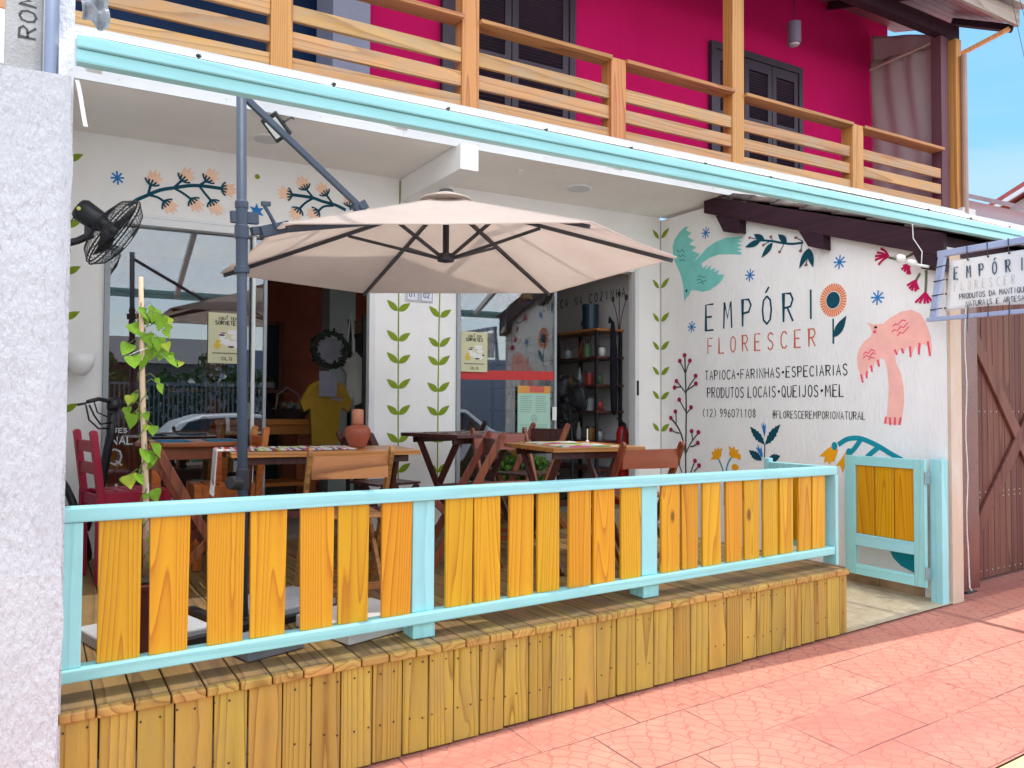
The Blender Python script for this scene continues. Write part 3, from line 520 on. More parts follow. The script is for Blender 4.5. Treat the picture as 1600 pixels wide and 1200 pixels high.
mb = MB(); mb.box(3.0, 3.32, 9.2, 9.5, -0.03, 2.8); mb.build('interior_column', M('interior_column_paint', (0.55, 0.60, 0.58), 0.7, 0.05, 3), shop)
NAVY = M('navy_door', (0.018, 0.02, 0.035), 0.5, 0.15, 4)
for x0 in (1.15, 2.1, 3.6):
    mb = MB(); mb.box(x0, x0+0.62, 10.40, 10.448, -0.03, 2.05); d = mb.build('interior_door', NAVY, shop)
    mb = MB(); mb.box(x0-0.07, x0, 10.41, 10.449, -0.03, 2.1); mb.box(x0+0.62, x0+0.69, 10.41, 10.449, -0.03, 2.1); mb.box(x0, x0+0.62, 10.41, 10.449, 2.05, 2.1); mb.build('door_frame', WOODR, d)
    mb = MB(); mb.lathe([(0.02, 0), (0.025, 0.04), (0.0, 0.05)], (x0+0.55, 10.40, 0.95), (0, -1, 0), 10); mb.build('handle', ALUG, d)
# drawings and words on the interior side wall
def fint(u, v, w): return (5.46-w, u, v)
INK = M('grey_ink', (0.10, 0.10, 0.11), 0.7, 0.05, 5)
mb = MB(); write(mb, 'COMECA NA COZINHA', fint, 8.3, 2.20, 0.10, 0.098, 0.05, 0.014, 0.003, -1)
mb.build('wall_lettering', INK, iw)
for (u, v, h) in ((7.35, 1.58, 0.42), (6.78, 1.80, 0.42)):
    mb = MB()
    for du in (-0.12, 0.0, 0.11):
        mb.ribbon([(u, v), (u+du*0.4, v+h*0.5), (u+du, v+h*(1-abs(du)))], 0.014, fint, 0.003)
        mb.disc((u+du, v+h*(1-abs(du))+0.02), 0.03, 0.035, fint, 0.0034, 8)
    mb.build('drawn_flowers', M('dull_ink', (0.13, 0.07, 0.09), 0.7, 0.05, 5), iw)

# ---- shop fronts: aluminium sliding doors
def shopfront(x0, x1, top, gx0, gx1, stile_x):
    mb = MB(TL); mb.box(x0, x1, 6.32, 6.40, top, top+0.055); mb.box(x0, x1, 6.34, 6.42, top+0.06, top+0.085)
    mb.box(x1-0.05, x1, 6.33, 6.40, -0.10, top)
    f = mb.build('sliding_door', ALU, shop, bevel=0.003)
    mb = MB(TL); mb.box(x0, x0+0.035, 6.33, 6.40, -0.10, top); mb.build('jamb', ALUG, f)
    mb = MB(TL); mb.box(stile_x, stile_x+0.025, 6.38, 6.42, -0.10, top-0.002); mb.box(x0+0.036, stile_x, 6.38, 6.42, -0.09, -0.03); mb.build('stile', ALUG, f, bevel=0.003)
    mb = MB(TL); mb.box(gx0, gx1, 6.395, 6.401, -0.028, top-0.001); mb.build('pane', GLASS, f)
    return f
d1 = shopfront(0.412, 2.458, 2.31, 0.447, 1.55, 1.545)
mb = MB(TL); mb.box(2.40, 2.425, 6.30, 6.315, 0.98, 1.18); mb.build('handle', ALU, d1)
mb = MB(TL); mb.box(1.445, 1.468, 6.335, 6.372, -0.1, 2.308); mb.build('stile', ALU, d1)
d2 = shopfront(3.242, 5.358, 2.36, 3.278, 4.36, 4.335)
mb = MB(TL); mb.box(5.325, 5.342, 6.315, 6.33, 1.05, 1.2); mb.build('handle', METALD, d2)
mb = MB(TL); mb.box(3.28, 4.33, 6.387, 6.394, 1.20, 1.285); mb.build('warning_band', M('red_band', (0.50, 0.03, 0.03), 0.5, 0.05, 4), d2)
STK = M('white_sticker', (0.62, 0.65, 0.64), 0.5, 0.03, 4)
mb = MB(); write(mb, 'ANAL', fback, 0.425, 0.715, 0.055, 0.052, 0.038, 0.008, -0.039); write(mb, 'ARTES', fback, 0.435, 0.80, 0.03, 0.03, 0.024, 0.006, -0.039); write(mb, 'IQ', fback, 0.35, 0.57, 0.11, 0.105, 0.09, 0.012, -0.039)
mb.build('window_lettering', STK, d1)
# ---- painted decorations
def paint(name, r, g, bb_, rough=0.7):
    k = 0.80/0.58
    c = tuple(min(0.92, x*k) for x in srgb(r, g, bb_)); return M(name, c, rough, 0.07, 7, spec=0.2)
P_TEALB = paint('paint_teal_bird', 108, 178, 170); P_TEALD = paint('paint_dark_teal', 10, 62, 78); P_PINKB = paint('paint_pink_bird', 214, 160, 150); P_ROSE = paint('paint_rose', 205, 70, 95)
P_BLUE = paint('paint_blue', 32, 105, 165); P_GREEN = paint('paint_leaf_green', 108, 128, 30); P_STEM = paint('paint_stem_grey', 62, 66, 62); P_MAG = paint('paint_magenta', 165, 15, 72); P_DARK = paint('paint_near_black', 28, 32, 40)
P_OR = paint('paint_orange', 200, 110, 60); P_GOLD = paint('paint_gold', 205, 142, 20); P_PETR = paint('paint_petrol', 15, 125, 140); P_TERRA = paint('paint_terracotta', 178, 92, 66); P_PEACH = paint('paint_peach', 232, 178, 152)
P_OLIVE = paint('paint_olive_stem', 90, 100, 72); P_BERRY = paint('paint_berry', 138, 28, 62)
O = 0.002
def pm(name, mat, wall, fn):
    mb = MB(); fn(mb); return mb.build(name, mat, wall)
pm('painted_bird', P_TEALB, swall, lambda q: q.flat(D['teal_bird'], fside, O))
def fn(q):
    for l in D['teal_marks']: q.ribbon(l, 0.006, fside, O+0.001)
    q.disc(D['teal_eye'], 0.014, 0.016, fside, O+0.0012, 10)
pm('painted_feather_lines', P_TEALD, swall, fn)
pm('painted_bird', P_PINKB, swall, lambda q: q.flat(D['pink_bird'], fside, O))
def fn(q):
    for l in D['pink_ticks']: q.ribbon(l, 0.016, fside, O+0.001)
    for l in D['pink_marks']: q.ribbon(l, 0.008, fside, O+0.001, smooth=False)
    q.disc(D['pink_cheek'], 0.014, 0.013, fside, O+0.0012, 10)
pm('painted_feather_lines', P_ROSE, swall, fn)
pm('painted_eye', P_DARK, swall, lambda q: q.disc(D['pink_eye'], 0.014, 0.010, fside, O+0.0014, 10))
def fn(q):
    for i, l in enumerate(D['branch_stem']): q.ribbon(l, 0.02 if i == 0 else 0.009, fside, O+0.0002*i)
    for i, (a, c_) in enumerate(D['branch_leaf']): q.leafshape(a, c_, 0.06, fside, O+0.002+0.0002*i)
pm('painted_branch', P_TEALD, swall, fn)
pm('painted_buds', paint('paint_bud', 120, 85, 82), swall, lambda q: [q.disc(p, 0.018, 0.013, fside, O+0.0036, 8) for p in D['branch_dot']])
def star8(q, c_, ru, rv, f, th_=0.012):
    for k in range(4):
        a = k*math.pi/4+0.12
        q.ribbon([(c_[0]-ru*math.cos(a), c_[1]-rv*math.sin(a)), (c_[0]+ru*math.cos(a), c_[1]+rv*math.sin(a))], th_, f, O+0.0003*k)
for c_ in D['stars_w']: pm('painted_star', P_BLUE, swall, lambda q: star8(q, c_, 0.058, 0.058, fside))
def fn(q):
    c_, (ru, rv) = D['sun_c'], D['sun_r']
    for k in range(34):
        a = 2*math.pi*k/34
        q.ribbon([(c_[0]+ru*1.1*math.cos(a), c_[1]+rv*1.1*math.sin(a)), (c_[0]+ru*1.95*math.cos(a), c_[1]+rv*2.0*math.sin(a))], 0.011, fside, O, 0.017)
pm('painted_sunflower', P_OR, swall, fn)
def fn(q):
    q.disc(D['sun_c'], D['sun_r'][0], D['sun_r'][1], fside, O+0.001, 28); q.ribbon(D['sun_stem'], 0.016, fside, O+0.0005); q.leafshape(D['sun_leaf'][0], D['sun_leaf'][1], 0.075, fside, O+0.0012)
pm('painted_stem', P_TEALD, swall, fn)
def fn(q):
    for i, (b_, ps) in enumerate(D['daisy']):
        for j, p in enumerate(ps): q.ribbon([b_, ((b_[0]+p[0])/2+0.004*(j-2), (b_[1]+p[1])/2+0.006), p], 0.014, fside, O+0.0006+0.0002*j, 0.021)
pm('painted_daisies', P_MAG, swall, fn)
pm('painted_stem', P_OLIVE, swall, lambda q: [q.ribbon(l, 0.02, fside, O) for l in D['daisy_stem']])
pm('painted_berry_bush', P_STEM, swall, lambda q: [q.ribbon(l, 0.021 if i in (0, 9) else 0.015, fside, O+0.0002*i) for i, l in enumerate(D['berry_stem'])])
for p in D['berries']: pm('painted_berry', P_BERRY, swall, lambda q: q.disc(p, 0.028, 0.023, fside, O+0.005, 12))
def fn(q):
    for l in D['gold']: q.flat(l, fside, O+0.001)
    q.disc(D['gold_dot'], 0.045, 0.03, fside, O+0.001, 12)
    for l in D['bell']: q.flat(l, fside, O+0.001)
pm('painted_gold_flowers', P_GOLD, swall, fn)
def fn(q):
    for l in D['gold_stem']: q.ribbon(l, 0.016, fside, O)
    for i, l in enumerate(D['arch']): q.ribbon(l, 0.04, fside, O+0.0003*i)
    for p in D['cap']: q.disc(p, 0.028, 0.035, fside, O+0.002, 12)
    q.flat(D['leafblob'], fside, O)
pm('painted_flower_arch', P_PETR, swall, fn)
def fn(q):
    for l in D['navy_stem']: q.ribbon(l, 0.012, fside, O)
    for i, (a, c_) in enumerate(D['navy_leaf']): q.leafshape(a, c_, 0.075, fside, O+0.0006+0.0002*i, 14, 0.007)
pm('painted_dark_leaves', P_TEALD, swall, fn)
pm('painted_blue_blooms', P_BLUE, swall, lambda q: [q.flat(l, fside, O+0.0016) for l in D['bloom']])
# lettering on the mural wall
def line(name, text, key, mat, th_, gwf, cw=None):
    (ya, _), (_, zb), (yb, _), _ = D[key]; h = D[key][0][1]-D[key][1][1]
    n_ = len(text); adv = (ya-yb)/(n_-1); gw = min(adv*0.7, h*gwf)
    mb = MB(); write(mb, text, fside, ya+gw*0.5, zb, h, adv, gw, th_, O+0.0005, -1); return mb.build(name, mat, swall)
line('wall_lettering', 'EMPÓRI', 't_EMP', P_TEALD, 0.0185, 0.40)
line('wall_lettering', 'FLORESCER', 't_FLO', P_TERRA, 0.012, 0.42)
def words(key, text, mat, th_, gwf):
    (ya, _), (_, zb), (yb, _), _ = D[key]; h = D[key][0][1]-D[key][1][1]
    wd = {'*': 0.8, ' ': 0.55, 'I': 0.6, 'M': 1.25}
    tot = sum(wd.get(ch, 1.0) for ch in text); k = (ya-yb)/tot; u = ya; mb = MB(); j = 0
    for ch in text:
        a = wd.get(ch, 1.0)*k; gw = min(a*0.66, h*gwf*(1.3 if ch == 'M' else 1))
        if ch != ' ':
            hh = h*random.uniform(0.97, 1.04); j += 1
            write(mb, ch, fside, u-(a-gw)/2, zb, hh, 1, gw, th_*(1.6 if ch == '*' else 1), O+0.0003+0.0001*(j % 5), -1)
        u -= a
    return mb.build('wall_lettering', mat, swall)
words('t_TAP', 'TAPIOCA*FARINHAS*ESPECIARIAS', P_DARK, 0.0088, 0.5)
words('t_PRO', 'PRODUTOS LOCAIS*QUEIJOS*MEL', P_DARK, 0.0088, 0.5)
words('t_TEL', '(12) 996071108', P_STEM, 0.008, 0.5)
words('t_AT', '@FLORESCEREMPORIONATURAL', P_STEM, 0.0065, 0.5)
mb = MB()
for i, ch in enumerate('@PAPA.BTO'):
    write(mb, ch, fside, 3.345, 0.17-i*0.034, 0.022, 0.03, 0.028, 0.004, O, -1)
mb.build('wall_lettering', paint('paint_pencil', 150, 148, 146), swall)
# vines
def vine(stem, nodes, f, name, wall, lw, ll, th_=0.012, right=True, left=True):
    q = MB()
    for (u, z) in nodes:
        j = random.uniform(-0.01, 0.01)
        if left: q.leafshape((u-0.004*lw, z), (u-ll*0.92*lw, z+0.085+j), 0.056, f, O+0.0006)
        if right: q.leafshape((u+0.004*lw, z), (u+ll*lw, z+0.085-j), 0.056, f, O+0.0008)
    q.build(name, P_GREEN, wall)
    q = MB(); q.ribbon(stem, th_, f, O); return q.build('painted_stem', P_GREEN if th_ > 0.011 else P_STEM, wall)
vine(D['vine1'][0], D['vine1'][1], fback, 'painted_vine', fw_, 1, 0.115)
vine(D['vine2'][0], D['vine2'][1], fback, 'painted_vine', fw_, 1, 0.115)
vine([(6.325, 2.99), (6.32, 0.0)], [(6.32, z) for z in D['vine3']], fside, 'painted_vine', swall, -1, 0.13, 0.008, True, False)
q = MB()
for z in D['vine3']: q.leafshape((5.645, z), (5.555, z+0.09), 0.046, fback, O)
q.build('painted_vine', P_GREEN, fw_)
q = MB()
for z in (0.95, 1.25, 1.60, 1.92, 2.25, 2.72): q.leafshape((0.16, z), (0.262, z+0.06), 0.05, fback, O)
q.build('painted_vine', P_GREEN, fw_)
# branches over the left window
def fn(q, lo=0, hi=7):
    for i, l in list(enumerate(D['bstem']))[lo:hi]: q.ribbon(l, 0.026 if i in (0, 7) else 0.018, fback, O+0.0002*i)
    for i, (a, c_) in list(enumerate(D['bflower']))[lo:hi]:
        d = Vector(c_)-Vector(a); d = d.normalized(); k = Vector((-d.y, d.x)); a = Vector(a)
        for j in (-2, -1, 0, 1, 2):
            t = a+k*0.026*j+d*(0.036-0.006*abs(j)); q.ribbon([a-d*0.012, a+k*0.018*j+d*0.006, t], 0.013, fback, O+0.0034+0.0002*(j+2))
pm('painted_branch', P_TEALD, fw_, fn); pm('painted_branch', P_TEALD, fw_, lambda q: fn(q, 7, 13))
def fn2(q, a, c_):
    if 1:
        c_ = Vector(c_); d = (c_-Vector(a)).normalized(); k = Vector((-d.y, d.x)); p = []
        for t, r in ((-.042, -.035), (-.045, .0), (-.062, .028), (-.03, .022), (-.022, .066), (-.004, .03), (.012, .072), (.02, .028), (.05, .045), (.04, .0), (.04, -.035), (.0, -.05)):
            w_ = c_+k*t+d*r; p.append((w_.x, w_.y))
        q.flat(p, fback, O+0.002)
for a, c_ in D['bflower']: pm('painted_blossom', P_PEACH, fw_, lambda q: fn2(q, a, c_))
pm('painted_star', P_BLUE, fw_, lambda q: star8(q, D['star_b'], 0.045, 0.05, fback))
c_ = D['star6']
pm('painted_star', P_BLUE, fw_, lambda q: q.flat([(c_[0]+(0.065 if k % 2 == 0 else 0.03)*math.sin(k*math.pi/6), c_[1]+(0.065 if k % 2 == 0 else 0.03)*math.cos(k*math.pi/6)) for k in range(12)], fback, O))
pm('painted_dot', P_GREEN, fw_, lambda q: q.disc(D['dot_b'], 0.02, 0.02, fback, O))

# ---- upper storey
mb = MB(TL); mb.box(2.43, 9.9, 6.5, 6.62, 3.24, 6.6); mb.build('upper_wall', PINK, shop)
mb = MB(TL); mb.box(2.10, 2.43, 6.44, 7.0, 3.24, 6.6); mb.build('upper_pillar', M('lilac_grey_paint', (0.30, 0.31, 0.40), 0.7, 0.06, 3), shop)
mb = MB(TL); mb.box(-3, 2.099, 6.9, 7.0, 3.24, 6.6); mb.build('dark_glazing', M('navy_glazing', (0.004, 0.022, 0.07), 0.35, 0.3, 1.2, spec=0.12), shop)
mb = MB(TL); mb.box(9.62, 9.9, 5.35, 6.499, 3.24, 3.32); mb.box(-0.4, 9.62, 5.35, 6.499, 3.241, 3.275); mb.build('balcony_floor', M('balcony_floor_tile', (0.72, 0.68, 0.64), 0.6, 0.1, 4), shop)
SHUT = M('dark_shutter', (0.045, 0.028, 0.045), 0.45, 0.15, 6)
def shutter(x0, x1, top, leaves):
    mb = MB(TL); mb.box(x0, x0+0.07, 6.44, 6.499, 3.28, top); mb.box(x1-0.07, x1, 6.44, 6.499, 3.28, top); mb.box(x0+0.07, x1-0.07, 6.44, 6.499, top-0.08, top)
    f = mb.build('shutter_door', SHUT, shop)
    wd = (x1-x0-0.14)/leaves
    for i in range(leaves):
        a = x0+0.07+i*wd+0.006; e = a+wd-0.012; q = MB(TL)
        q.box(a, a+0.07, 6.455, 6.49, 3.29, top-0.085); q.box(e-0.07, e, 6.455, 6.49, 3.29, top-0.085); q.box(a+0.07, e-0.07, 6.455, 6.49, top-0.20, top-0.085); q.box(a+0.07, e-0.07, 6.455, 6.49, 3.29, 3.42); q.box(a+0.07, e-0.07, 6.455, 6.49, 4.22, 4.32)
        z = 3.43
        while z < top-0.22:
            if not 4.19 < z < 4.32: q.bar((a+0.07, 6.475, z), (e-0.07, 6.475, z), 0.032, 0.008, (0, 0.8, -0.6))
            z += 0.034
        q.box(a+0.06, e-0.06, 6.492, 6.498, 3.3, top-0.09)
        q.build('shutter_leaf', SHUT, f)
shutter(3.13, 4.62, 5.30, 2); shutter(6.52, 8.08, 5.10, 3)
# roof over the balcony
mb = MB(TL)
for i in range(14):
    t0, t1 = i/14, (i+1)/14-0.004
    y0, y1 = 5.0+1.6*t0, 5.0+1.6*t1; z0, z1 = 5.60+0.52*t0, 5.60+0.52*t1
    mb.hexa([(-1.5, y0, z0), (10.2, y0, z0), (10.2, y1, z1), (-1.5, y1, z1), (-1.5, y0, z0+.02), (10.2, y0, z0+.02), (10.2, y1, z1+.02), (-1.5, y1, z1+.02)])
rf = mb.build('roof', EAVEW, shop)
mb = MB(TL); mb.box(-1.5, 10.2, 4.955, 4.999, 5.53, 5.72); mb.build('fascia_board', wood('grey_fascia', [(0.0, (0.46, 0.37, 0.31)), (0.6, (0.36, 0.28, 0.235)), (1.0, (0.22, 0.16, 0.13))], 'X', 22, 0.6, 0.3, 0.05, 0.2, False), rf)
mb = MB(TL); mb.hexa([(-1.6, 4.86, 5.73), (10.3, 4.86, 5.73), (10.3, 9.5, 7.25), (-1.6, 9.5, 7.25), (-1.6, 4.86, 5.76), (10.3, 4.86, 5.76), (10.3, 9.5, 7.28), (-1.6, 9.5, 7.28)])
mb.build('roof_sheet', M('roof_tile_grey', (0.42, 0.36, 0.32), 0.8, 0.15, 5, 0.3, 40), rf)
mb = MB(TL); mb.box(-1.5, 9.75, 5.44, 5.56, 5.44, 5.61); mb.build('roof_beam', DARKW, rf)
mb = MB(TL)
for x in (0.5, 2.0, 3.5, 5.2, 7.0, 8.6): mb.bar((x, 5.05, 5.575), (x, 6.45, 6.03), 0.06, 0.10, (1, 0, 0))
mb.build('rafter', DARKW, rf)
mb = MB(TL); mb.bar((9.72, 5.52, 5.70), (10.17, 5.02, 5.515), 0.06, 0.08); mb.build('purlin', DARKW, rf)
mb = MB(TL); mb.bar((9.74, 5.46, 5.25), (10.1, 5.03, 5.50), 0.05, 0.05); mb.build('brace', BALCP, rf)
for x0, w_, top in ((9.40, 0.15, 5.44), (5.82, 0.16, 5.44), (2.83, 0.15, 5.44), (1.345, 0.15, 5.44)):
    mb = MB(TL); mb.box(x0, x0+w_, 5.47, 5.60, 3.24, top)
    mb.build('post', BALCP if x0 < 9 else wood('purple_post', [(0.0, (0.20, 0.085, 0.10)), (1.0, (0.12, 0.045, 0.06))], 'Z', 20, 0.5, 0.3, 0.1, 0.1, False), rf, bevel=0.004)
mb = MB(TL); mb.box(9.60, 9.72, 5.40, 5.52, 3.26, 5.42); mb.build('post', BALCP, rf, bevel=0.004)
mb = MB(); mb.tube([(9.70, 5.36, 3.3), (9.70, 5.36, 5.35)], 0.035, 10); mb.build('downpipe', M('pale_brown_pipe', (0.42, 0.27, 0.21), 0.5, 0.1, 4), rf)
# cloth screen at the end of the balcony
SCR = cloth('mauve_screen', (0.52, 0.42, 0.42), 0.25)
mb = MB(); mb.grid(40, 30, lambda u, w: (9.52+0.018*math.sin(u*19+1.4*math.sin(w*5))*(0.4+w), 5.62+0.87*u, 3.42+2.1*w+0.45*w*u*0.3))
scr = thing('cloth_screen', 'mauve cloth screen closing the right end of the balcony', 'screen', (9.52, 6.0, 3.4))
o_ = mb.build('cloth_panel', SCR, scr, smooth=True, solid=0.004)
mb = MB(); mb.tube([(9.49, 5.60, 5.56), (9.49, 6.49, 5.53)], 0.018, 8); mb.tube([(9.49, 5.61, 3.46), (9.49, 6.49, 3.46)], 0.02, 8); mb.build('rod', M('pale_rod', (0.6, 0.5, 0.42), 0.4, 0.05, 4), scr)
mb = MB(); mb.grid(20, 8, lambda u, w: (9.545+0.02*math.sin(u*11), 5.60+0.89*u, 5.50+0.5*w*(0.35+0.65*u))); mb.build('upper_flap', SCR, scr, smooth=True, solid=0.004)
# balcony railing
rail = thing('balcony_railing', 'varnished wooden balcony railing with three wide slats per bay', 'railing', (5, 5.5, 3.24))
ps = [(-1.6, .15), (-0.1, .15), (1.345, .15), (2.83, .15), (4.30, .165), (5.82, .16), (7.66, .19), (9.40, .15)]
for x0, w_ in ps:
    if round(x0, 3) in (1.345, 2.83, 5.82, 9.40): continue
    q = MB(TL); q.box(x0, x0+w_, 5.455, 5.60, 3.24, 4.035); q.build('post', BALCP, rail, bevel=0.005)
for (a, wa), (c2, wc) in zip(ps, ps[1:]):
    q = MB(TL); q.box(a+wa+0.001, c2-0.001, 5.43, 5.60, 4.005, 4.04); q.build('handrail', BALCH, rail, bevel=0.005)
    for z0 in (3.30, 3.49, 3.68):
        q = MB(TL); dz = random.uniform(-.006, .006); q.box(a+wa+0.001, c2-0.001, 5.485, 5.52, z0+dz, z0+0.115+dz); q.build('slat', BALC, rail, bevel=0.004)
# ------------------------------------------------------------------ tile roof over the garage way
tr_ = thing('tile_roof', 'low clay tile roof with dark verge board against the mural wall', 'roof', (6.8, 4.4, 2.0))
def zr(y): return 2.285+.342*(y-3.298)
def zb_(y): return 2.095+.343*(y-3.258)
mb = MB(); mb.hexa([(5.555, 3.23, zb_(3.23)), (5.60, 3.23, zb_(3.23)), (5.60, 5.60, zb_(5.60)), (5.555, 5.60, zb_(5.60)), (5.555, 3.23, zr(3.23)), (5.60, 3.23, zr(3.23)), (5.60, 5.60, zr(5.60)), (5.555, 5.60, zr(5.60))])
mb.build('verge_board', DARKW, tr_, bevel=0.004)
for pl4 in ([(5.444, 0), (5.34, 2.667), (5.148, 2.619), (5.148, 0)], [(4.482, 0), (4.385, 2.363), (4.234, 2.31), (4.234, 0)], [(3.467, 0), (3.394, 2.027), (3.24, 1.987), (3.24, 0)]):
    mb = MB(); mb.prism([(y, z if z else zb_(y)-.001) for y, z in pl4], lambda u, v_, w: (5.548+w, u, v_), 0.10); mb.build('purlin_end', DARKW, tr_, bevel=0.004)
CLAY = M('old_clay_tile', (0.085, 0.06, 0.055), 0.85, 0.35, 9, 0.5, 70, dirt=(0.2, 0.17, 0.15))
mb = MB()
for r in range(8):
    ya, yb = 3.16+r*0.315, 3.16+r*0.315+0.36
    for c2 in range(20):
        x = 5.60+c2*0.21; jz = random.uniform(-.006, .008)
        mb.grid(6, 1, lambda u, w: (x-0.055+0.21*u, ya+(yb-ya)*w, zr(ya+(yb-ya)*w)+0.012+0.045*math.sin(math.pi*u)*1.0+(1-w)*0.018+jz))
mb.build('clay_tile', CLAY, tr_, solid=0.014, smooth=True)
mb = MB(); mb.hexa([(5.66, 3.28, zr(3.28)-.16), (9.8, 3.28, zr(3.28)-.16), (9.8, 5.29, zr(5.29)-.10), (5.66, 5.29, zr(5.29)-.10), (5.66, 3.28, zr(3.28)-.02), (9.8, 3.28, zr(3.28)-.02), (9.8, 5.29, zr(5.29)-.02), (5.66, 5.29, zr(5.29)-.02)]); mb.build('roof_deck', DARKW, tr_)
# ------------------------------------------------------------------ awning
aw = thing('awning', 'pale teal timber awning frame carrying a clear corrugated sheet', 'awning', (4, 3.1, 2.2))
mb = MB(0.0105); mb.box(0.10, 9.5, 3.10, 3.15, 2.19, 2.2365); mb.build('fascia', TEAL, aw, bevel=0.004)
mb = MB(0.0105); mb.box(0.10, 9.5, 3.085, 3.16, 2.238, 2.281); mb.build('fascia', TEAL, aw, bevel=0.004)
b = NB('clear_corrugated_sheet'); v = coords(b)
tr0 = b.n('ShaderNodeBsdfTransparent'); tr0.inputs[0].default_value = (0.93, 0.95, 0.95, 1)
tl0 = b.n('ShaderNodeBsdfTranslucent'); tl0.inputs[0].default_value = (0.93, 0.93, 0.93, 1)
df0 = b.bsdf((0.60, 0.60, 0.63), 0.35, 0, 0.3)
m1 = b.n('ShaderNodeMixShader'); m1.inputs[0].default_value = 0.2; b.t.links.new(tl0.outputs[0], m1.inputs[1]); b.t.links.new(df0, m1.inputs[2])
m2 = b.n('ShaderNodeMixShader'); sxx = b.n('ShaderNodeSeparateXYZ'); b.set(sxx.inputs[0], v); b.set(m2.inputs[0], b.math('ADD', b.ramp(b.math('ADD', b.math('MULTIPLY', sxx.outputs[0], 0.2), 0.5), [(0.22, 0.50), (0.42, 0.68)]), b.math('MULTIPLY', b.noise(v, 5, 5), 0.2))); b.t.links.new(tr0.outputs[0], m2.inputs[1]); b.t.links.new(m1.outputs[0], m2.inputs[2])
SHEET = b.done(m2.outputs[0])
def shz(x, y): return 2.284+0.0105*x+(y-3.06)*0.414+0.004*math.sin(x*2*math.pi/0.13)+0.003*math.sin(x*1.1+.5)+0.005*(max(0, math.sin((x-2.2)*0.62)) if x > 2.2 else 0)
def yf(x): return 3.06-0.11*max(0, min(x, 5.6)-3.0)
mb = MB(); mb.grid(560, 8, lambda u, w: (0.08+9.4*u, yf(0.08+9.4*u)+(5.28-yf(0.08+9.4*u))*w, shz(0.08+9.4*u, yf(0.08+9.4*u)+(5.28-yf(0.08+9.4*u))*w)))
mb.build('corrugated_sheet', SHEET, aw, smooth=True)
for x in (0.16, 1.35, 2.55, 3.9, 5.2):
    mb = MB(); mb.bar((x, 3.165, 2.215+.013*x), (x, 5.27, 3.17+.013*x), 0.05, 0.06, (1, 0, 0)); mb.build('rafter', ALU, aw)
mb = MB(0.013); mb.box(0.2, 9.3, 4.2, 4.24, 2.745, 2.775); mb.build('batten', ALU, aw)
for i in range(16):
    x = 0.5+i*0.52; z = shz(x, 3.11); mb = MB(); mb.lathe([(0.004, -0.03), (0.004, -0.006), (0.011, -0.005), (0.011, 0.0), (0.006, 0.003)], (x, 3.11, z), (0, 0, 1), 8); mb.build('screw', METALD, aw)
# ------------------------------------------------------------------ deck and fence
def zd(x): return -0.094+0.0165*x
TD = 0.0165
deck = thing('timber_deck', 'raised timber deck of golden pine boards in front of the shop', 'deck', (2.3, 4.8, -0.55))
nb = 35; x0, x1 = 0.085, 4.46; pit = (x1-x0)/nb
mb = MB(TD)
for i in range(nb):
    a = x0+i*pit; j = random.uniform(-.006, .006); mb.box(a+.003, a+pit-.003, 3.262+j*0, 6.34, -0.13, -0.0945)
mb.build('deck_board', DECKT, deck, bevel=0.004)
mb = MB(TD)
for i in range(nb):
    a = x0+i*pit; j = random.uniform(-.004, .004); mb.box(a+.003, a+pit-.003, 3.222+j, 3.2615, -0.13, -0.0943)
mb.build('nosing', NOSE, deck, bevel=0.007)
mb = MB()
xs_ = x0
while xs_ < x1-.03:
    w_ = random.choice((0.135, 0.125, 0.13, 0.14, 0.12)); e = min(xs_+w_, x1)
    if x1-e < .05: e = x1
    j = random.uniform(-.003, .003); zb = gz(xs_, 3.2)+0.010+random.uniform(0, .006)
    mb.hexa([(xs_+.003, 3.242+j, zb), (e-.003, 3.242+j, zb), (e-.003, 3.262+j, zb), (xs_+.003, 3.262+j, zb), (xs_+.003, 3.242+j, -0.1315+TD*xs_), (e-.003, 3.242+j, -0.1315+TD*e), (e-.003, 3.262+j, -0.1315+TD*e), (xs_+.003, 3.262+j, -0.1315+TD*xs_)])
    xs_ = e
mb.build('skirt_board', DECKF, deck, bevel=0.004)
nail = MB()
for i in range(nb):
    for fx_ in (0.25, 0.75):
        x = x0+(i+fx_)*pit+random.uniform(-.01, .01)
        for z in (zd(x)-0.075+random.uniform(-.01, .01), -0.40+0.02*x+random.uniform(-.015, .015)): nail.lathe([(0.0045, 0), (0.0045, 0.0015)], (x, 3.2425, z), (0, -1, 0), 7)
nail.build('nail', M('rusty_nail', (0.05, 0.03, 0.02), 0.6), deck)
mb = MB(TD)
for i in range(24):
    a = 3.27+i*0.128; mb.box(4.440, 4.459, a+.003, a+.125, -0.52, -0.132)
mb.build('side_skirt', DECKF, deck, bevel=0.004)
mb = MB(TD); mb.box(0.03, 0.075, 3.30, 3.36, -0.58, -0.10); mb.box(0.1, 4.43, 3.29, 3.33, -0.30, -0.131); mb.build('joist', WOODR, deck)

fence = thing('deck_fence', 'low fence of yellow boards framed in pale teal along the deck edge', 'fence', (2.3, 3.37, -0.09))
mb = MB(); mb.box(0.075, 4.50, 3.335, 3.415, 0.565, 0.62); mb.build('top_rail', TEAL, fence, bevel=0.006)
mb = MB(TD); mb.box(0.075, 4.465, 3.330, 3.415, -0.022, 0.026); mb.build('bottom_rail', TEAL, fence, bevel=0.006)
mb = MB(); mb.box(0.075, 0.163, 3.345, 3.405, 0.028, 0.564); mb.build('stile', TEALZ, fence, bevel=0.005)
for a, e in ((1.50, 1.612), (2.868, 2.98)):
    mb = MB(); mb.box(a, e, 3.365, 3.412, 0.0505 if a < 2 else 0.0735, 0.564); mb.box(a, e, 3.416, 3.47, zd(a)+.002, 0.60); mb.box(a, e, 3.352, 3.4155, zd(a)+.002, -0.0235+TD*a); mb.build('post', TEALZ, fence, bevel=0.005)
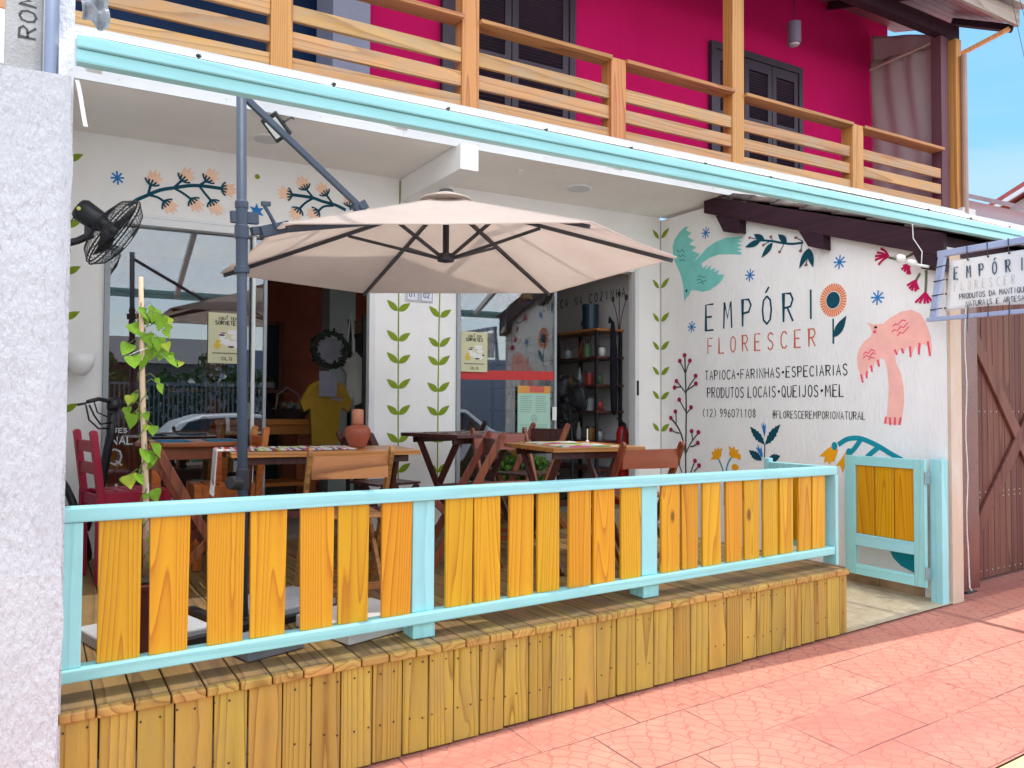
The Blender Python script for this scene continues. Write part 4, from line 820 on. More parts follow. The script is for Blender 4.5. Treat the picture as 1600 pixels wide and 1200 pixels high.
mb = MB(); mb.box(4.472, 4.50, 3.33, 3.43, zd(4.47)+.002, 0.5645); mb.build('post', TEALZ, fence, bevel=0.005)
PK = [(0.212, 0.366), (0.39, 0.539), (0.602, 0.75), (0.77, 0.922), (0.977, 1.128), (1.143, 1.289), (1.345, 1.496), (1.664, 1.812), (1.816, 1.966), (2.012, 2.16), (2.18, 2.319), (2.37, 2.518), (2.529, 2.676), (2.718, 2.862), (3.001, 3.141), (3.156, 3.286), (3.318, 3.467), (3.509, 3.645), (3.656, 3.791), (3.825, 3.959), (3.972, 4.1), (4.142, 4.268), (4.279, 4.409)]
for a, e in PK:
    a, e = a+.0035, e-.0035
    q = MB(); d0, d1_ = random.uniform(-.003, .003), random.uniform(-.003, .003); y = 3.358+random.uniform(-.003, .004); zt, zb = 0.5645, 0.027+TD*a
    q.hexa([(a+d0, y, zb), (e+d1_, y, zb), (e+d1_, y+.02, zb), (a+d0, y+.02, zb), (a-d0, y, zt), (e-d1_, y, zt), (e-d1_, y+.02, zt), (a-d0, y+.02, zt)])
    q.build('picket', YEL, fence, bevel=0.003)
# return along the entry path
mb = MB(); mb.box(4.455, 4.50, 3.4165, 3.86, 0.567, 0.62); mb.build('return_rail', TEAL, fence, bevel=0.005)
mb = MB(); mb.box(4.46, 4.495, 3.4315, 3.86, 0.06, 0.10); mb.build('return_rail', TEAL, fence, bevel=0.005)
mb = MB(); mb.box(4.455, 4.50, 3.862, 3.91, zd(4.47)+.002, 0.645); mb.build('post', TEALZ, fence, bevel=0.005)
for y in (3.47, 3.62, 3.75):
    q = MB(); q.box(4.468, 4.486, y, y+.10, 0.1005, 0.566); q.build('picket', YEL, fence, bevel=0.003)
# ------------------------------------------------------------------ entry gate
gate = thing('entry_gate', 'small teal gate with three yellow boards standing open by the mural wall', 'gate', (5.5, 3.35, -0.29))
gx = 5.50
def gb(y0, y1, z0, z1, dx=0.0, t=0.034): return MB().box(gx-t/2+dx, gx+t/2+dx, y0, y1, z0, z1)
gb(3.345, 3.43, -.285, .632).build('stile', TEALZ, gate, bevel=0.004); gb(3.91, 4.0, -.285, .632).build('stile', TEALZ, gate, bevel=0.004)
for z0, z1 in ((.56, .632), (-.062, .03), (-.285, -.205)): gb(3.431, 3.909, z0, z1, 0.001).build('rail', wood('painted_teal_side', [(0.0, (0.40, 0.78, 0.80)), (1.0, (0.30, 0.64, 0.67))], 'Y', 14, 0.42, 0.45, 0.03, 0.12, False), gate, bevel=0.004)
for i in range(3):
    y0 = 3.436+i*.160; gb(y0, y0+.150, .031, .559, 0.008, 0.02).build('picket', YEL, gate, bevel=0.003)
for z in (.50, -.18):
    mb = MB(); mb.box(gx-.02, gx+.02, 3.325, 3.344, z-.04, z+.04); mb.tube([(gx-.022, 3.334, z-.045), (gx-.022, 3.334, z+.045)], .007, 8); mb.build('hinge', M('worn_hinge', (0.32, 0.42, 0.43), 0.4, 0.2, 30, metal=0.6), gate)
mb = MB(); mb.box(5.555, 5.631, 3.26, 3.35, -.418, .637); mb.build('gate_post', TEALZ, gate, bevel=0.004)
# ------------------------------------------------------------------ neighbour's wall, posts at the left
nw = thing('boundary_wall', 'rough white plastered wall at the left edge in front of the deck', 'wall', (-2, 3.2, -0.65))
mb = MB(0.03); mb.grid(30, 40, lambda u, w: (-4+4.09*u+0.012*(math.sin(w*23)*.5+math.sin(w*57+1)*.3)*(u > .999), 3.150, -0.75+2.90*w))
mb.box(-4, 0.087, 3.152, 3.216, -0.8, 2.148)
mb.build('plastered_wall', plaster('stucco_left', (0.58, 0.58, 0.595), 0.9, 64, 0.85, 0.4, dirt=(0.40, 0.38, 0.37), dirtamt=0.3, pits=0.3), nw)
pole = thing('concrete_post', 'square grey concrete post with letters cast into its face', 'post', (-0.06, 3.3, -0.6))
mb = MB(); mb.box(-0.117, 0.0, 3.30, 3.42, -0.6, 3.8); mb.build('shaft', GREYC, pole, bevel=0.006)
def fpol(u, v, w): return (u, 3.30-w, v)
mb = MB()
for i, ch in enumerate('ROMA'):
    for st in GL[ch]: mb.ribbon([(-0.022-0.052*y, 2.315+i*.058+x*.040) for x, y in st], .0075, fpol, .0015+.0001*i, smooth=False)
mb.build('cast_letters', M('dark_cast', (0.09, 0.085, 0.085), 0.9, 0.1, 20), pole)
mb = MB(); mb.tube([(0.026, 3.27, -0.5), (0.026, 3.27, 3.9)], 0.022, 12)
tag(mb.build('conduit_pipe', M('slate_blue_pipe', (0.18, 0.22, 0.31), 0.45, 0.1, 5), smooth=True), 'slate blue vertical pipe between lettered concrete post and white column', 'pipe')
mb = MB(); mb.box(0.05, 0.098, 3.24, 3.55, -0.6, 2.30); mb.box(0.05, 0.10, 3.30, 3.55, 2.301, 3.6)
tag(mb.build('white_column', ROUGH), 'white plastered column carrying the left end of the teal awning', 'column')
mb = MB(); mb.grid(8, 20, lambda u, w: (0.115+0.085*u+.004*math.sin(w*9), 3.14+.012*math.sin(u*12)+.01*math.sin(w*14), 2.34+.02*(1-u)+0.16*w+.01*math.sin(u*7)))
tag(mb.build('plastic_sheet', M('grey_film', (0.30, 0.31, 0.33), 0.25, 0.3, 18, spec=0.7), solid=0.004), 'crumpled grey plastic sheet stuffed above the awning at its left end', 'plastic')
mb = MB(); mb.grid(1, 8, lambda u, w: (0.098+0.030*w+0.014*u, 3.14+.01*math.sin(w*3), 2.14-0.15*w+.01*math.sin(w*5)))
tag(mb.build('ribbon', WHITEP, solid=0.002), 'short white strip of tape hanging from the column corner', 'tape')

# ------------------------------------------------------------------ garage gate at the right
gg = thing('garage_gate', 'brown boarded garage gate with diagonal braces at the right edge', 'gate', (7.5, 3.5, -0.35))
mb = MB(); i = 0; x = 6.285
while x < 9.4:
    mb.box(x+.002, x+.083, 3.46+random.uniform(-.001, .001), 3.485, -0.345+.033*(x-6.3), 1.98); x += .085
mb.build('board', GATEW, gg, bevel=0.004)
for p, q_ in (((6.30, 3.445, 1.60), (7.16, 3.445, 0.55)), ((6.30, 3.443, 0.02), (7.55, 3.443, 1.36)), ((7.16, 3.441, 0.50), (7.9, 3.441, -.30))):
    mb = MB(); mb.bar(p, q_, 0.115, 0.022, (q_[2]-p[2], 0, -(q_[0]-p[0]))); mb.build('brace', GATEW, gg, bevel=0.004)
mb = MB()
for z in (-0.28, .30, .34, .98):
    for k in range(24): mb.lathe([(.006, 0), (.006, .003)], (6.325+k*.0855, 3.4585, z), (0, -1, 0), 6)
mb.build('nail', M('grey_nail', (0.45, 0.42, 0.40), 0.4), gg)
col = thing('gate_column', 'dark brown painted steel column between mural wall and garage gate', 'column', (6.1, 3.4, -0.5))
BRNP = M('brown_gloss_paint', (0.155, 0.048, 0.036), 0.28, 0.3, 2.5, spec=0.6, dirt=(0.28, 0.15, 0.12))
mb = MB(); mb.box(5.985, 6.045, 3.36, 3.50, -.41, 2.0); mb.box(6.05, 6.275, 3.39, 3.50, -.41, 2.0); mb.build('shaft', BRNP, col, bevel=0.004)
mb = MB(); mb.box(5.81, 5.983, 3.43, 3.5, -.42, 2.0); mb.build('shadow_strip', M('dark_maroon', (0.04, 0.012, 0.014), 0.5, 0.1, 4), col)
mb = MB(); mb.box(5.99, 6.13, 3.33, 3.359, -.44, -.37); mb.build('foot', METALD, col, bevel=0.004)
mb = MB(); mb.tube([(6.085, 3.345, -.38)]+[(6.075+.012*math.sin(k*1.3), 3.372 if k > 0 else 3.36, -.35+k*.14) for k in range(17)], .0055, 6)
tag(mb.build('cable', WHITEP), 'thin white cable running down the brown steel column', 'cable')
# ------------------------------------------------------------------ banner in its pipe frame
sg = thing('banner_sign', 'white shop banner laced into a blue-grey pipe frame over the pavement', 'sign', (5.5, 2.6, 1.6))
LILAC = M('blue_grey_frame', (0.33, 0.38, 0.55), 0.4, 0.1, 6, spec=0.5)
def fsg(u, v, w): return (5.5-w, u, v)
mb = MB(); mb.bar((5.5, 3.235, 2.10), (5.5, 1.80, 2.105), .04, .045); mb.bar((5.5, 3.32, 1.640), (5.5, 1.80, 1.634), .04, .03); mb.bar((5.499, 3.205, 2.083), (5.499, 3.275, 1.655), .038, .045, (1, 0, 0)); mb.bar((5.5, 1.83, 1.65), (5.5, 1.83, 2.08), .038, .04, (1, 0, 0))
mb.build('frame', LILAC, sg, bevel=0.004)
BAN = cloth('banner_vinyl', (0.82, 0.81, 0.79), 0.12, 60, 0.03)
mb = MB(); mb.grid(30, 12, lambda u, w: (5.5+.006*math.sin(u*14+w*3)*math.sin(w*3.1), 3.155+.035*(1-w)-u*1.27, 1.688+.352*w+.008*math.sin(u*9)*(1-w)))
mb.build('banner_sheet', BAN, sg, smooth=True, solid=0.0015)
BI = M('banner_ink', (0.05, 0.095, 0.14), 0.6, 0.05, 5)
mb = MB()
for i, ch in enumerate('EMPÓRI'): write(mb, ch, fsg, 3.118-i*.086, 1.905, .083, 1, .026, .0085, .0095, -1)
mb.disc((2.58, 1.945), .03, .04, fsg, .0095, 16); mb.ribbon([(2.58, 1.91), (2.578, 1.84)], .006, fsg, .0095)
mb.build('banner_lettering', BI, sg)
mb = MB(); write(mb, 'FLORESCER', fsg, 3.118, 1.823, .060, .0475, .017, .0032, .0095, -1); mb.build('banner_lettering', M('pale_ink', (0.52, 0.50, 0.47), 0.6, 0.05, 5), sg)
mb = MB(); write(mb, 'PRODUTOS DA MANTIQUEIRA', fsg, 3.083, 1.762, .036, .0222, .0165, .0042, .0095, -1); write(mb, 'NATURAIS E ARTESANAIS', fsg, 3.04, 1.706, .035, .0225, .0165, .0042, .0095, -1)
mb.build('banner_lettering', M('grey_ink_banner', (0.06, 0.065, 0.09), 0.6, 0.05, 5), sg)
mb = MB()
for k in range(4): z = 2.01-k*.10; mb.tube([(5.47, 3.165+.03*k*.3, z), (5.476, 3.25+.012*k, z-.004)], .0035, 6); mb.lathe([(.007, 0), (.007, .004)], (5.488, 3.16+.008*k, z), (-1, 0, 0), 8)
for k in range(5): y = 3.02-k*.135; mb.tube([(5.474, y, 2.13), (5.478, y, 2.03)], .003, 6); mb.tube([(5.474, y, 1.62), (5.480, y, 1.71)], .003, 6); mb.lathe([(.007, 0), (.007, .004)], (5.488, y, 2.028), (-1, 0, 0), 8)
mb.tube([(5.47, 3.02, 1.62), (5.47, 3.018, 1.53)], .002, 5)
mb.build('lacing', METALD, sg)
# white sensor lamp on the beam end
se = thing('security_lamp', 'white security lamp with trailing cord under the dark verge board', 'lamp', (5.52, 3.52, 2.1))
mb = MB(); mb.lathe([(0.001, 0), (.024, .004), (.032, .024), (.032, .052), (.024, .064), (.001, .066)], (5.49, 3.475, 2.105), (-.6, .75, .1), 18); mb.lathe([(.001, 0), (.022, .01), (.026, .04), (.016, .07), (.001, .075)], (5.52, 3.41, 2.06), (-.2, .8, .35), 16); mb.bar((5.53, 3.43, 2.06), (5.54, 3.33, 2.03), .04, .02)
mb.build('lamp_body', WHITEP, se, smooth=True)
mb = MB(); mb.lathe([(.028, 0), (.001, .004)], (5.442, 3.535, 2.113), (-.6, .75, .1), 16); mb.build('lens', M('blue_lens', (0.02, 0.08, 0.12), 0.15), se)
mb = MB(); mb.tube([(5.53, 3.38, 2.05), (5.54, 3.38, 2.15), (5.545, 3.45, 2.26), (5.545, 3.455, 2.36), (5.545, 3.47, 2.42)], .004, 6); mb.build('cord', WHITEP, se, smooth=True)
# ------------------------------------------------------------------ parasol
um = thing('cantilever_parasol', 'large beige cantilever parasol with blue-grey post and side arm', 'parasol', (0.85, 3.9, -0.08))
pt, pb_ = Vector((0.822, 3.9, 2.56)), Vector((0.865, 3.9, 0.0))
mb = MB(); mb.tube([pb_, pt], .024, 16); mb.build('pole', METAL, um, smooth=True)
def onp(z): return pb_+(pt-pb_)*(z/2.56)
mb = MB(); mb.lathe([(.026, 0), (.028, .002), (.028, .30), (.032, .302), (.032, .33), (.026, .34)], onp(1.645), (-.017, 0, 1), 16); mb.lathe([(.036, 0), (.036, .03), (.027, .032)], onp(1.635), (-.017, 0, 1), 16); mb.lathe([(.034, 0), (.034, .06), (.027, .065)], onp(1.80), (-.017, 0, 1), 16)
mb.bar(onp(1.90)+Vector((-.05, 0, 0)), onp(1.90)+Vector((.08, .02, .01)), .03, .055); mb.build('sleeve', METAL, um, smooth=False, bevel=.003)
cr = Vector((2.12, 4.30, 2.27)); hubz = 1.90
a0 = onp(1.845)+Vector((.05, .02, 0))
ae = Vector((2.08, 4.29, 2.15))
mb = MB(); mb.bar(a0, ae, .03, .04); mb.build('arm', METAL, um, bevel=.003)
mb = MB(); h0 = a0+(ae-a0)*.07; mb.bar(h0+Vector((-.04, -.02, -.02)), h0+Vector((.10, .0, .03)), .05, .055); mb.tube([h0+Vector((.04, -.03, 0)), h0+Vector((.0, -.05, .06)), h0+Vector((-.035, -.05, .115))], [.012, .010, .010], 8); mb.bar(h0+Vector((-.045, -.05, .115)), h0+Vector((.0, -.05, .118)), .022, .022); mb.build('crank_handle', METAL, um, bevel=.003)
st1 = Vector((1.50, 4.10, 2.085))
mb = MB(); mb.bar(pt+Vector((0.0, .0, -.06)), st1, .024, .032); mb.build('strut', METAL, um, bevel=.003)
mb = MB(); mb.bar(st1+Vector((-.03, 0, -.02)), st1+Vector((.03, 0, .02)), .05, .05); mb.tube([st1+Vector((0, -.035, 0)), st1+Vector((0, .035, 0))], .014, 10); mb.build('hinge', METAL, um)
mb = MB(); mb.tube([onp(.63)+Vector((-.02, -.02, 0)), onp(.63)+Vector((-.07, -.06, .01))], [.032, .03], 14); mb.bar(onp(.60), onp(.70), .05, .05); mb.build('knob', METALD, um, bevel=.004)
RIMZ = 1.85
rim = [Vector((1.004, 3.79, 1.87)), Vector((2.402, 3.204, 1.935)), Vector((3.18, 3.425, 1.87)), Vector((3.28, 4.89, RIMZ)), Vector((2.10, 5.66, RIMZ)), Vector((1.008, 5.307, RIMZ))]
mb = MB()
for i in range(6):
    A_, B_ = rim[i], rim[(i+1) % 6]; n_ = 10; g = {}
    for a in range(n_+1):
        for c2 in range(n_+1-a):
            wa, wb = a/n_, c2/n_; wc = 1-wa-wb
            p = A_*wa+B_*wb+cr*wc; p.z -= 0.03*(4*wa*wb)*(1-(wa+wb)**4)
            inn = (A_+B_)*.5-cr; inn.z = 0
            p -= inn.normalized()*(.012*4*wa*wb)*(wa+wb)
            g[a, c2] = mb.bm.verts.new(p)
    for a in range(n_):
        for c2 in range(n_-a):
            mb.bm.faces.new((g[a, c2], g[a+1, c2], g[a, c2+1]))
            if c2+1 <= n_-a-1: mb.bm.faces.new((g[a+1, c2], g[a+1, c2+1], g[a, c2+1]))
bmesh.ops.remove_doubles(mb.bm, verts=mb.bm.verts, dist=.0005)
cano = mb.build('canopy', CANVAS, um, solid=.003)
mb = MB()
for i in range(6): mb.tube([rim[i]+Vector((0, 0, .004)), rim[i]*.5+rim[(i+1) % 6]*.5+((cr-(rim[i]+rim[(i+1) % 6])*.5)*Vector((1, 1, 0))).normalized()*.012+Vector((0, 0, .0)), rim[(i+1) % 6]+Vector((0, 0, .004))], .004, 6)
mb.build('hem', CANVAS, cano)
mb = MB()
for p in rim: mb.tube([cr+(p-cr)*.06+Vector((0, 0, .003)), cr+(p-cr)*.5+Vector((0, 0, .0025)), p+Vector((0, 0, .003))], .0035, 5)
mb.build('seam', CANVAS, cano)
mb = MB(); mb.lathe([(.001, .045), (.05, .038), (.10, .020), (.155, .0), (.157, -.006)], cr+Vector((0, 0, -.012)), (0, 0, 1), 24); mb.build('vent_cap', CANVAS, um, solid=.003, smooth=True)
mb = MB(); mb.lathe([(.001, .03), (.04, .02), (.05, 0), (.045, -.01)], cr+Vector((0, 0, .028)), (0, 0, 1), 16); mb.build('finial', METALD, um, smooth=True)
hub = Vector((cr.x, cr.y, hubz))
mb = MB(); mb.lathe([(.02, .42), (.02, .03), (.05, .025), (.055, .0), (.05, -.02), (.001, -.03)], hub, (0, 0, 1), 18); mb.build('hub', RIB, um, smooth=True)
for p in rim:
    q = MB(); dn = Vector((0, 0, -.022)); q.bar(cr+dn+(p-cr)*.04, cr+dn+(p-cr)*.985, .016, .022); o_ = q.build('rib', RIB, um)
    q = MB(); q.bar(hub+(p-hub)*Vector((.03, .03, 0)), cr+dn*1.6+(p-cr)*.42, .013, .018); q.build('stay', RIB, um)
# base: steel cross with weight slabs
mb = MB(TD); mb.bar((.30, 3.75, -.078), (1.42, 4.05, -.078), .05, .03); mb.bar((.97, 3.50, -.078), (.71, 4.44, -.0785), .05, .03); mb.bar((.78, 3.88, -.05), (.94, 3.92, -.05), .16, .03); mb.build('base_cross', METALD, um)
SLAB = M('concrete_slab', (0.48, 0.48, 0.50), 0.8, 0.1, 6, 0.3, 80); SLABD = M('dark_slab', (0.20, 0.205, 0.23), 0.7, 0.1, 6, 0.2, 80)
def slab_(cx_, cy_, s_, mat, label, t=.055):
    q = MB(TD); a = R(15); ux, uy = math.cos(a), math.sin(a); c4 = [(cx_+(i*ux-j*uy)*s_, cy_+(i*uy+j*ux)*s_) for i, j in ((-1, -1), (1, -1), (1, 1), (-1, 1))]
    q.hexa([(x, y, -.092) for x, y in c4]+[(x, y, -.092+t) for x, y in c4]); tag(q.build('weight_slab', mat, bevel=.008), label, 'slab', 'weight slabs on the parasol base')
slab_(1.38, 3.70, .225, M('pale_slab', (0.66, 0.64, 0.60), 0.8, 0.08, 6, 0.25, 80), 'pale concrete weight slab poking out under the fence bottom rail', .06)
slab_(.88, 3.60, .135, SLABD, 'dark grey weight slab in front of the parasol post', .05)
slab_(.46, 4.06, .225, SLAB, 'grey weight slab behind the planter left of the parasol post', .055)
slab_(1.13, 4.24, .21, SLAB, 'grey weight slab behind the parasol post', .055)
# ------------------------------------------------------------------ tables and chairs
def corner(c4, z0, z1, mb):
    mb.hexa([(x, y, z0) for x, y in c4]+[(x, y, z1) for x, y in c4])
def folding_table(name, label, loc, rz, w, d, h, top, legs):
    t = thing(name, label, 'table', loc, rz)
    q = MB(); n_ = 6
    for i in range(n_): a = -d/2+i*d/n_; q.box(-w/2, w/2, a+.001, a+d/n_-.001, h-.028, h)
    q.build('tabletop', top, t, bevel=.003, local=True)
    for s in (-1, 1):
        x = s*(w/2-.09)
        q = MB(); q.bar((x, -d/2+.06, 0), (x, d/2-.12, h-.03), .022, .055, (1, 0, 0)); q.build('leg', legs, t, bevel=.003, local=True)
        q = MB(); q.bar((x-s*.026, d/2-.06, 0), (x-s*.026, -d/2+.12, h-.03), .022, .055, (1, 0, 0)); q.build('leg', legs, t, bevel=.003, local=True)
    for y in (-d/2+.10, d/2-.125): q = MB(); q.box(-w/2+.05, w/2-.05, y, y+.025, h-.075, h-.029); q.build('apron', legs, t, local=True)
    q = MB(); q.box(-w/2+.10, w/2-.10, -.012, .012, h*.48, h*.48+.04); q.build('stretcher', legs, t, local=True)
    return t
def folding_chair(label, loc, rz, mat, mat2=None, h=.86):
    t = thing('folding_chair', label, 'chair', loc, rz, 'folding wooden chairs on the deck'); mat2 = mat2 or mat
    for s in (-1, 1):
        q = MB(); q.bar((s*.215, .235, 0), (s*.215, -.235, h), .022, .05, (1, 0, 0)); q.tube([(s*.215-.011, -.235, h), (s*.215+.011, -.235, h)], .025, 12); q.build('stile', mat, t, bevel=.003, local=True)
        q = MB(); q.bar((s*.188, -.24, 0), (s*.188, .21, .46), .022, .045, (1, 0, 0)); q.build('leg', mat, t, bevel=.003, local=True)
    q = MB()
    for i in range(6): y = -.16+i*.066; q.box(-.20, .20, y, y+.058, .462, .48)
    q.build('seat', mat2, t, bevel=.003, local=True)
    q = MB(); hb = .105
    q.prism([(-.203+.0406*i, -.021*math.sin(math.pi*i/10)) for i in range(11)]+[(.203-.0406*i, -.021*math.sin(math.pi*(10-i)/10)+.018) for i in range(11)], lambda u, v_, w: (u, v_-.212+w*-.0, h-.025-.12+w*1.0), .12)
    q.build('backrest', mat2, t, local=True)
    q = MB(); q.box(-.177, .177, -.19, -.165, .085, .12); q.box(-.204, .204, .175, .198, .095, .13); q.build('stretcher', mat, t, local=True)
    return t
def at(x, y): return (x, y, zd(x)+.001)
folding_table('wooden_table', 'honey coloured folding table with a clay jar, right of the parasol post', at(1.535, 4.84), R(-8), 1.10, .62, .80, WOODL, WOODD)
folding_table('wooden_table', 'light topped folding table with dark legs and colourful mats, at the right', at(3.10, 4.36), R(-8), .66, .80, .79, WOODL, WOODD)
folding_table('wooden_table', 'dark folding table between the two painted vines and the window poster', at(2.96, 5.62), R(12), .76, .72, .835, WOODD, WOODD)
# table with rounded front at the left
t = thing('wooden_table', 'rounded brown table with blue mats behind the climbing plant', 'table', at(.94, 5.86))
q = MB(); pr = [(-.31, .30), (-.36, .0), (-.33, -.16), (-.22, -.27), (0, -.315), (.22, -.27), (.33, -.16), (.36, 0), (.31, .30)]
q.prism(pr, lambda u, v_, w: (u, v_, .80+w), .032); q.build('tabletop', wood('brown_table', [(0.0, (0.40, 0.15, 0.045)), (0.5, (0.32, 0.11, 0.03)), (1.0, (0.17, 0.05, 0.015))], 'X', 22, 0.3, 0.5, 0.1, 0.1, False), t, bevel=.008, local=True)
BRT = MATS['brown_table']
for sx_, sy_ in ((-.25, -.19), (.13, -.20), (-.25, .22), (.25, .22)):
    q = MB(); q.box(sx_-.028, sx_+.028, sy_-.028, sy_+.028, 0, .799); q.build('leg', WOODO, t, bevel=.004, local=True)
for bb_ in ((-.22, .10, -.20, -.18, .715, .799), (-.22, .22, .22, .24, .715, .799), (-.26, -.24, -.16, .19, .715, .799), (.20, .22, -.14, .19, .715, .799)): q = MB(); q.box(*bb_); q.build('apron', BRT, t, local=True)
# chairs
folding_chair('light wooden folding chair seen from behind, pulled up to the clay jar table', at(1.47, 4.25), R(-8), wood('tan_wood', [(0.0, (0.56, 0.28, 0.09)), (0.5, (0.46, 0.20, 0.06)), (1.0, (0.19, 0.07, 0.02))], 'X', 22, 0.35, 0.5, 0.1, 0.1, False), None, .83)
folding_chair('reddish folding chair turned sideways at the right end of the clay jar table', at(2.45, 4.72), R(72), WOODR, WOODD, .86)
folding_chair('dark folding chair with slatted seat below the painted vine beside the shop door', at(2.28, 5.72), R(-78), WOODD, None, .84)
folding_chair('brown folding chair facing the street behind the colourful mats table', at(3.02, 5.02), R(172), WOODR, wood('dusty_rose_wood', [(0.0, (0.40, 0.17, 0.12)), (1.0, (0.28, 0.10, 0.07))], 'X', 22, 0.4, 0.4, 0.1, 0.1, False), .86)
folding_chair('dark folding chair before the menu poster, its back just above the right table', at(3.62, 5.70), R(100), WOODR, WOODD, .87)
folding_chair('rust brown folding chair seen from behind in front of the berry mural', at(3.35, 4.02), R(-8), WOODR, wood('rust_wood', [(0.0, (0.36, 0.11, 0.035)), (0.5, (0.29, 0.08, 0.025)), (1.0, (0.15, 0.035, 0.012))], 'X', 22, 0.35, 0.5, 0.1, 0.1, False), .80)
folding_chair('dark red folding chair seen sideways behind the bamboo stake', at(.80, 4.95), R(-90), WOODR, None, .86)
def post_chair(label, loc, rz, mat, group='straight chairs at the rounded table', h=.93, sh=.55):
    t = thing('straight_chair', label, 'chair', loc, rz, group)
    for s in (-1, 1):
        q = MB(); q.bar((s*.19, -.19, 0), (s*.19, -.19, sh), .045, .045); q.bar((s*.19, -.19, sh), (s*.19, -.235, h-.02), .045, .04, (1, 0, 0)); q.tube([(s*.19-.022, -.2355, h-.02), (s*.19+.022, -.2355, h-.02)], .021, 12); q.build('back_post', mat, t, bevel=.003, local=True)
        q = MB(); q.box(s*.19-.024, s*.19+.024, .17, .218, 0, sh-.002); q.build('leg', mat, t, bevel=.004, local=True)
    q = MB()
    for i in range(5): y = -.16+i*.077; q.box(-.165, .165, y, y+.066, sh-.018, sh+.002)
    q.build('seat', mat, t, bevel=.003, local=True)
    for bb_ in ((-.165, .165, .18, .205, sh-.085, sh-.02), (-.165, .165, -.20, -.175, sh-.085, sh-.02), (-.205, -.175, -.165, .168, sh-.085, sh-.003), (.175, .205, -.165, .168, sh-.085, sh-.003)): q = MB(); q.box(*bb_); q.build('apron', mat, t, local=True)
    for z in (h-.10, h-.235):
        q = MB(); yy = -.19-.045*(z-sh)/(h-sh); q.box(-.166, .166, yy-.012, yy+.012, z-.035, z+.035); q.build('back_slat', mat, t, bevel=.003, local=True)
    return t
post_chair('crimson painted wooden chair beside the white wall at the far left', at(.50, 5.62), R(-79), REDP)
post_chair('orange wooden chair at the right side of the rounded table', at(1.12, 5.66), R(88), WOODO)
# mats, cloths, jar
RAG = rag('rag_rug', [(0.65, 0.62, 0.58), (0.45, 0.04, 0.05), (0.06, 0.10, 0.30), (0.62, 0.60, 0.55), (0.35, 0.55, 0.10), (0.55, 0.15, 0.20), (0.68, 0.66, 0.62), (0.08, 0.08, 0.12), (0.60, 0.30, 0.28), (0.66, 0.64, 0.62), (0.64, 0.62, 0.6), (0.62, 0.6, 0.58)], 0, 60, 0.02)
PATCH = rag('patch_mat', [(0.62, 0.60, 0.60), (0.65, 0.45, 0.03), (0.50, 0.03, 0.05), (0.45, 0.50, 0.62), (0.10, 0.35, 0.12), (0.64, 0.62, 0.60), (0.55, 0.12, 0.30), (0.50, 0.56, 0.66), (0.62, 0.50, 0.10)], 1, 24)
DARKRAG = rag('dark_rag', [(0.10, 0.07, 0.06), (0.30, 0.26, 0.22), (0.06, 0.05, 0.05), (0.20, 0.10, 0.08), (0.34, 0.30, 0.27)], 0, 50)
BLUEM = rag('blue_mat', [(0.03, 0.16, 0.30), (0.035, 0.19, 0.34), (0.03, 0.14, 0.27)], 0, 30)
def mat_on(name, label, cat, x, y, z, rz, w, d, mat, t=.008, group=None):
    q = MB(); q.grid(14, 10, lambda u, v_: (-w/2+w*u+.004*math.sin(v_*17), -d/2+d*v_+.004*math.sin(u*23), t+.0025*math.sin(u*19)*math.sin(v_*13)))
    o = q.build(name, mat, None, solid=.006); o.location = (x, y, z); o.rotation_euler.z = rz
    return tag(o, label, cat, group)
z2 = zd(1.535)+.80
rc = thing('table_runner', 'striped rag runner with tasselled end along the clay jar table', 'table runner', (1.42, 4.86, z2), R(-8))
q = MB(); q.grid(40, 8, lambda u, v_: (-.50+.80*u, -.19+.38*v_, .008+.003*math.sin(u*31)*math.sin(v_*9))); q.build('woven_strip', RAG, rc, solid=.006, local=True)
q = MB(); q.grid(8, 8, lambda u, v_: (-.502-.012*u-.004*math.sin(v_*20), -.19+.38*v_, .006-.20*u)); q.build('hanging_end', RAG, rc, solid=.006, local=True)
q = MB()
for k in range(24): y = -.185+k*.016; q.tube([(-.516, y, -.19), (-.52+.01*math.sin(k*3), y+.004*math.sin(k*5), -.25)], .0035, 5)
q.build('tassel', WHITEP, rc, local=True)
z3 = zd(3.1)+.79
mat_on('place_mat', 'patchwork place mat of bright squares on the front of the right table', 'place mat', 3.05, 4.20, z3, R(-8), .40, .30, PATCH)
mat_on('place_mat', 'patchwork place mat of bright squares at the back of the right table', 'place mat', 3.12, 4.60, z3, R(-8), .40, .28, PATCH)
mat_on('place_mat', 'dark woven place mat on the dark table between the vines', 'place mat', 2.96, 5.60, zd(2.96)+.835, R(12), .60, .40, DARKRAG)
mat_on('place_mat', 'blue place mat on the left half of the rounded table', 'place mat', .81, 5.80, zd(.94)+.832, R(0), .20, .36, BLUEM)
mat_on('place_mat', 'blue place mat on the right half of the rounded table', 'place mat', 1.12, 5.80, zd(.94)+.832, R(0), .20, .34, BLUEM)
CLAYJ = M('red_clay', (0.33, 0.085, 0.045), 0.42, 0.12, 8, 0.1, 90, spec=0.35)
jx, jy, jz = 1.755, 4.80, z2+.009
jr = thing('clay_jar', 'round red clay water jar on the striped runner', 'jar', (jx, jy, jz))
q = MB(); q.lathe([(.001, 0), (.048, 0), (.052, .006), (.075, .06), (.082, .095), (.078, .115), (.060, .133), (.036, .140), (.034, .146), (.001, .146)], n=32); q.build('pot', CLAYJ, jr, smooth=True, local=True)
cup = MB(); cup.lathe([(.033, 0), (.036, .002), (.036, .085), (.032, .092), (.001, .094)], (jx, jy, jz+.147), (0, 0, 1), 28); tag(cup.build('clay_cup', M('pale_clay', (0.52, 0.21, 0.12), 0.5, 0.1, 8, 0.1, 90), smooth=True), 'pale clay cup turned upside down over the jar neck', 'cup')
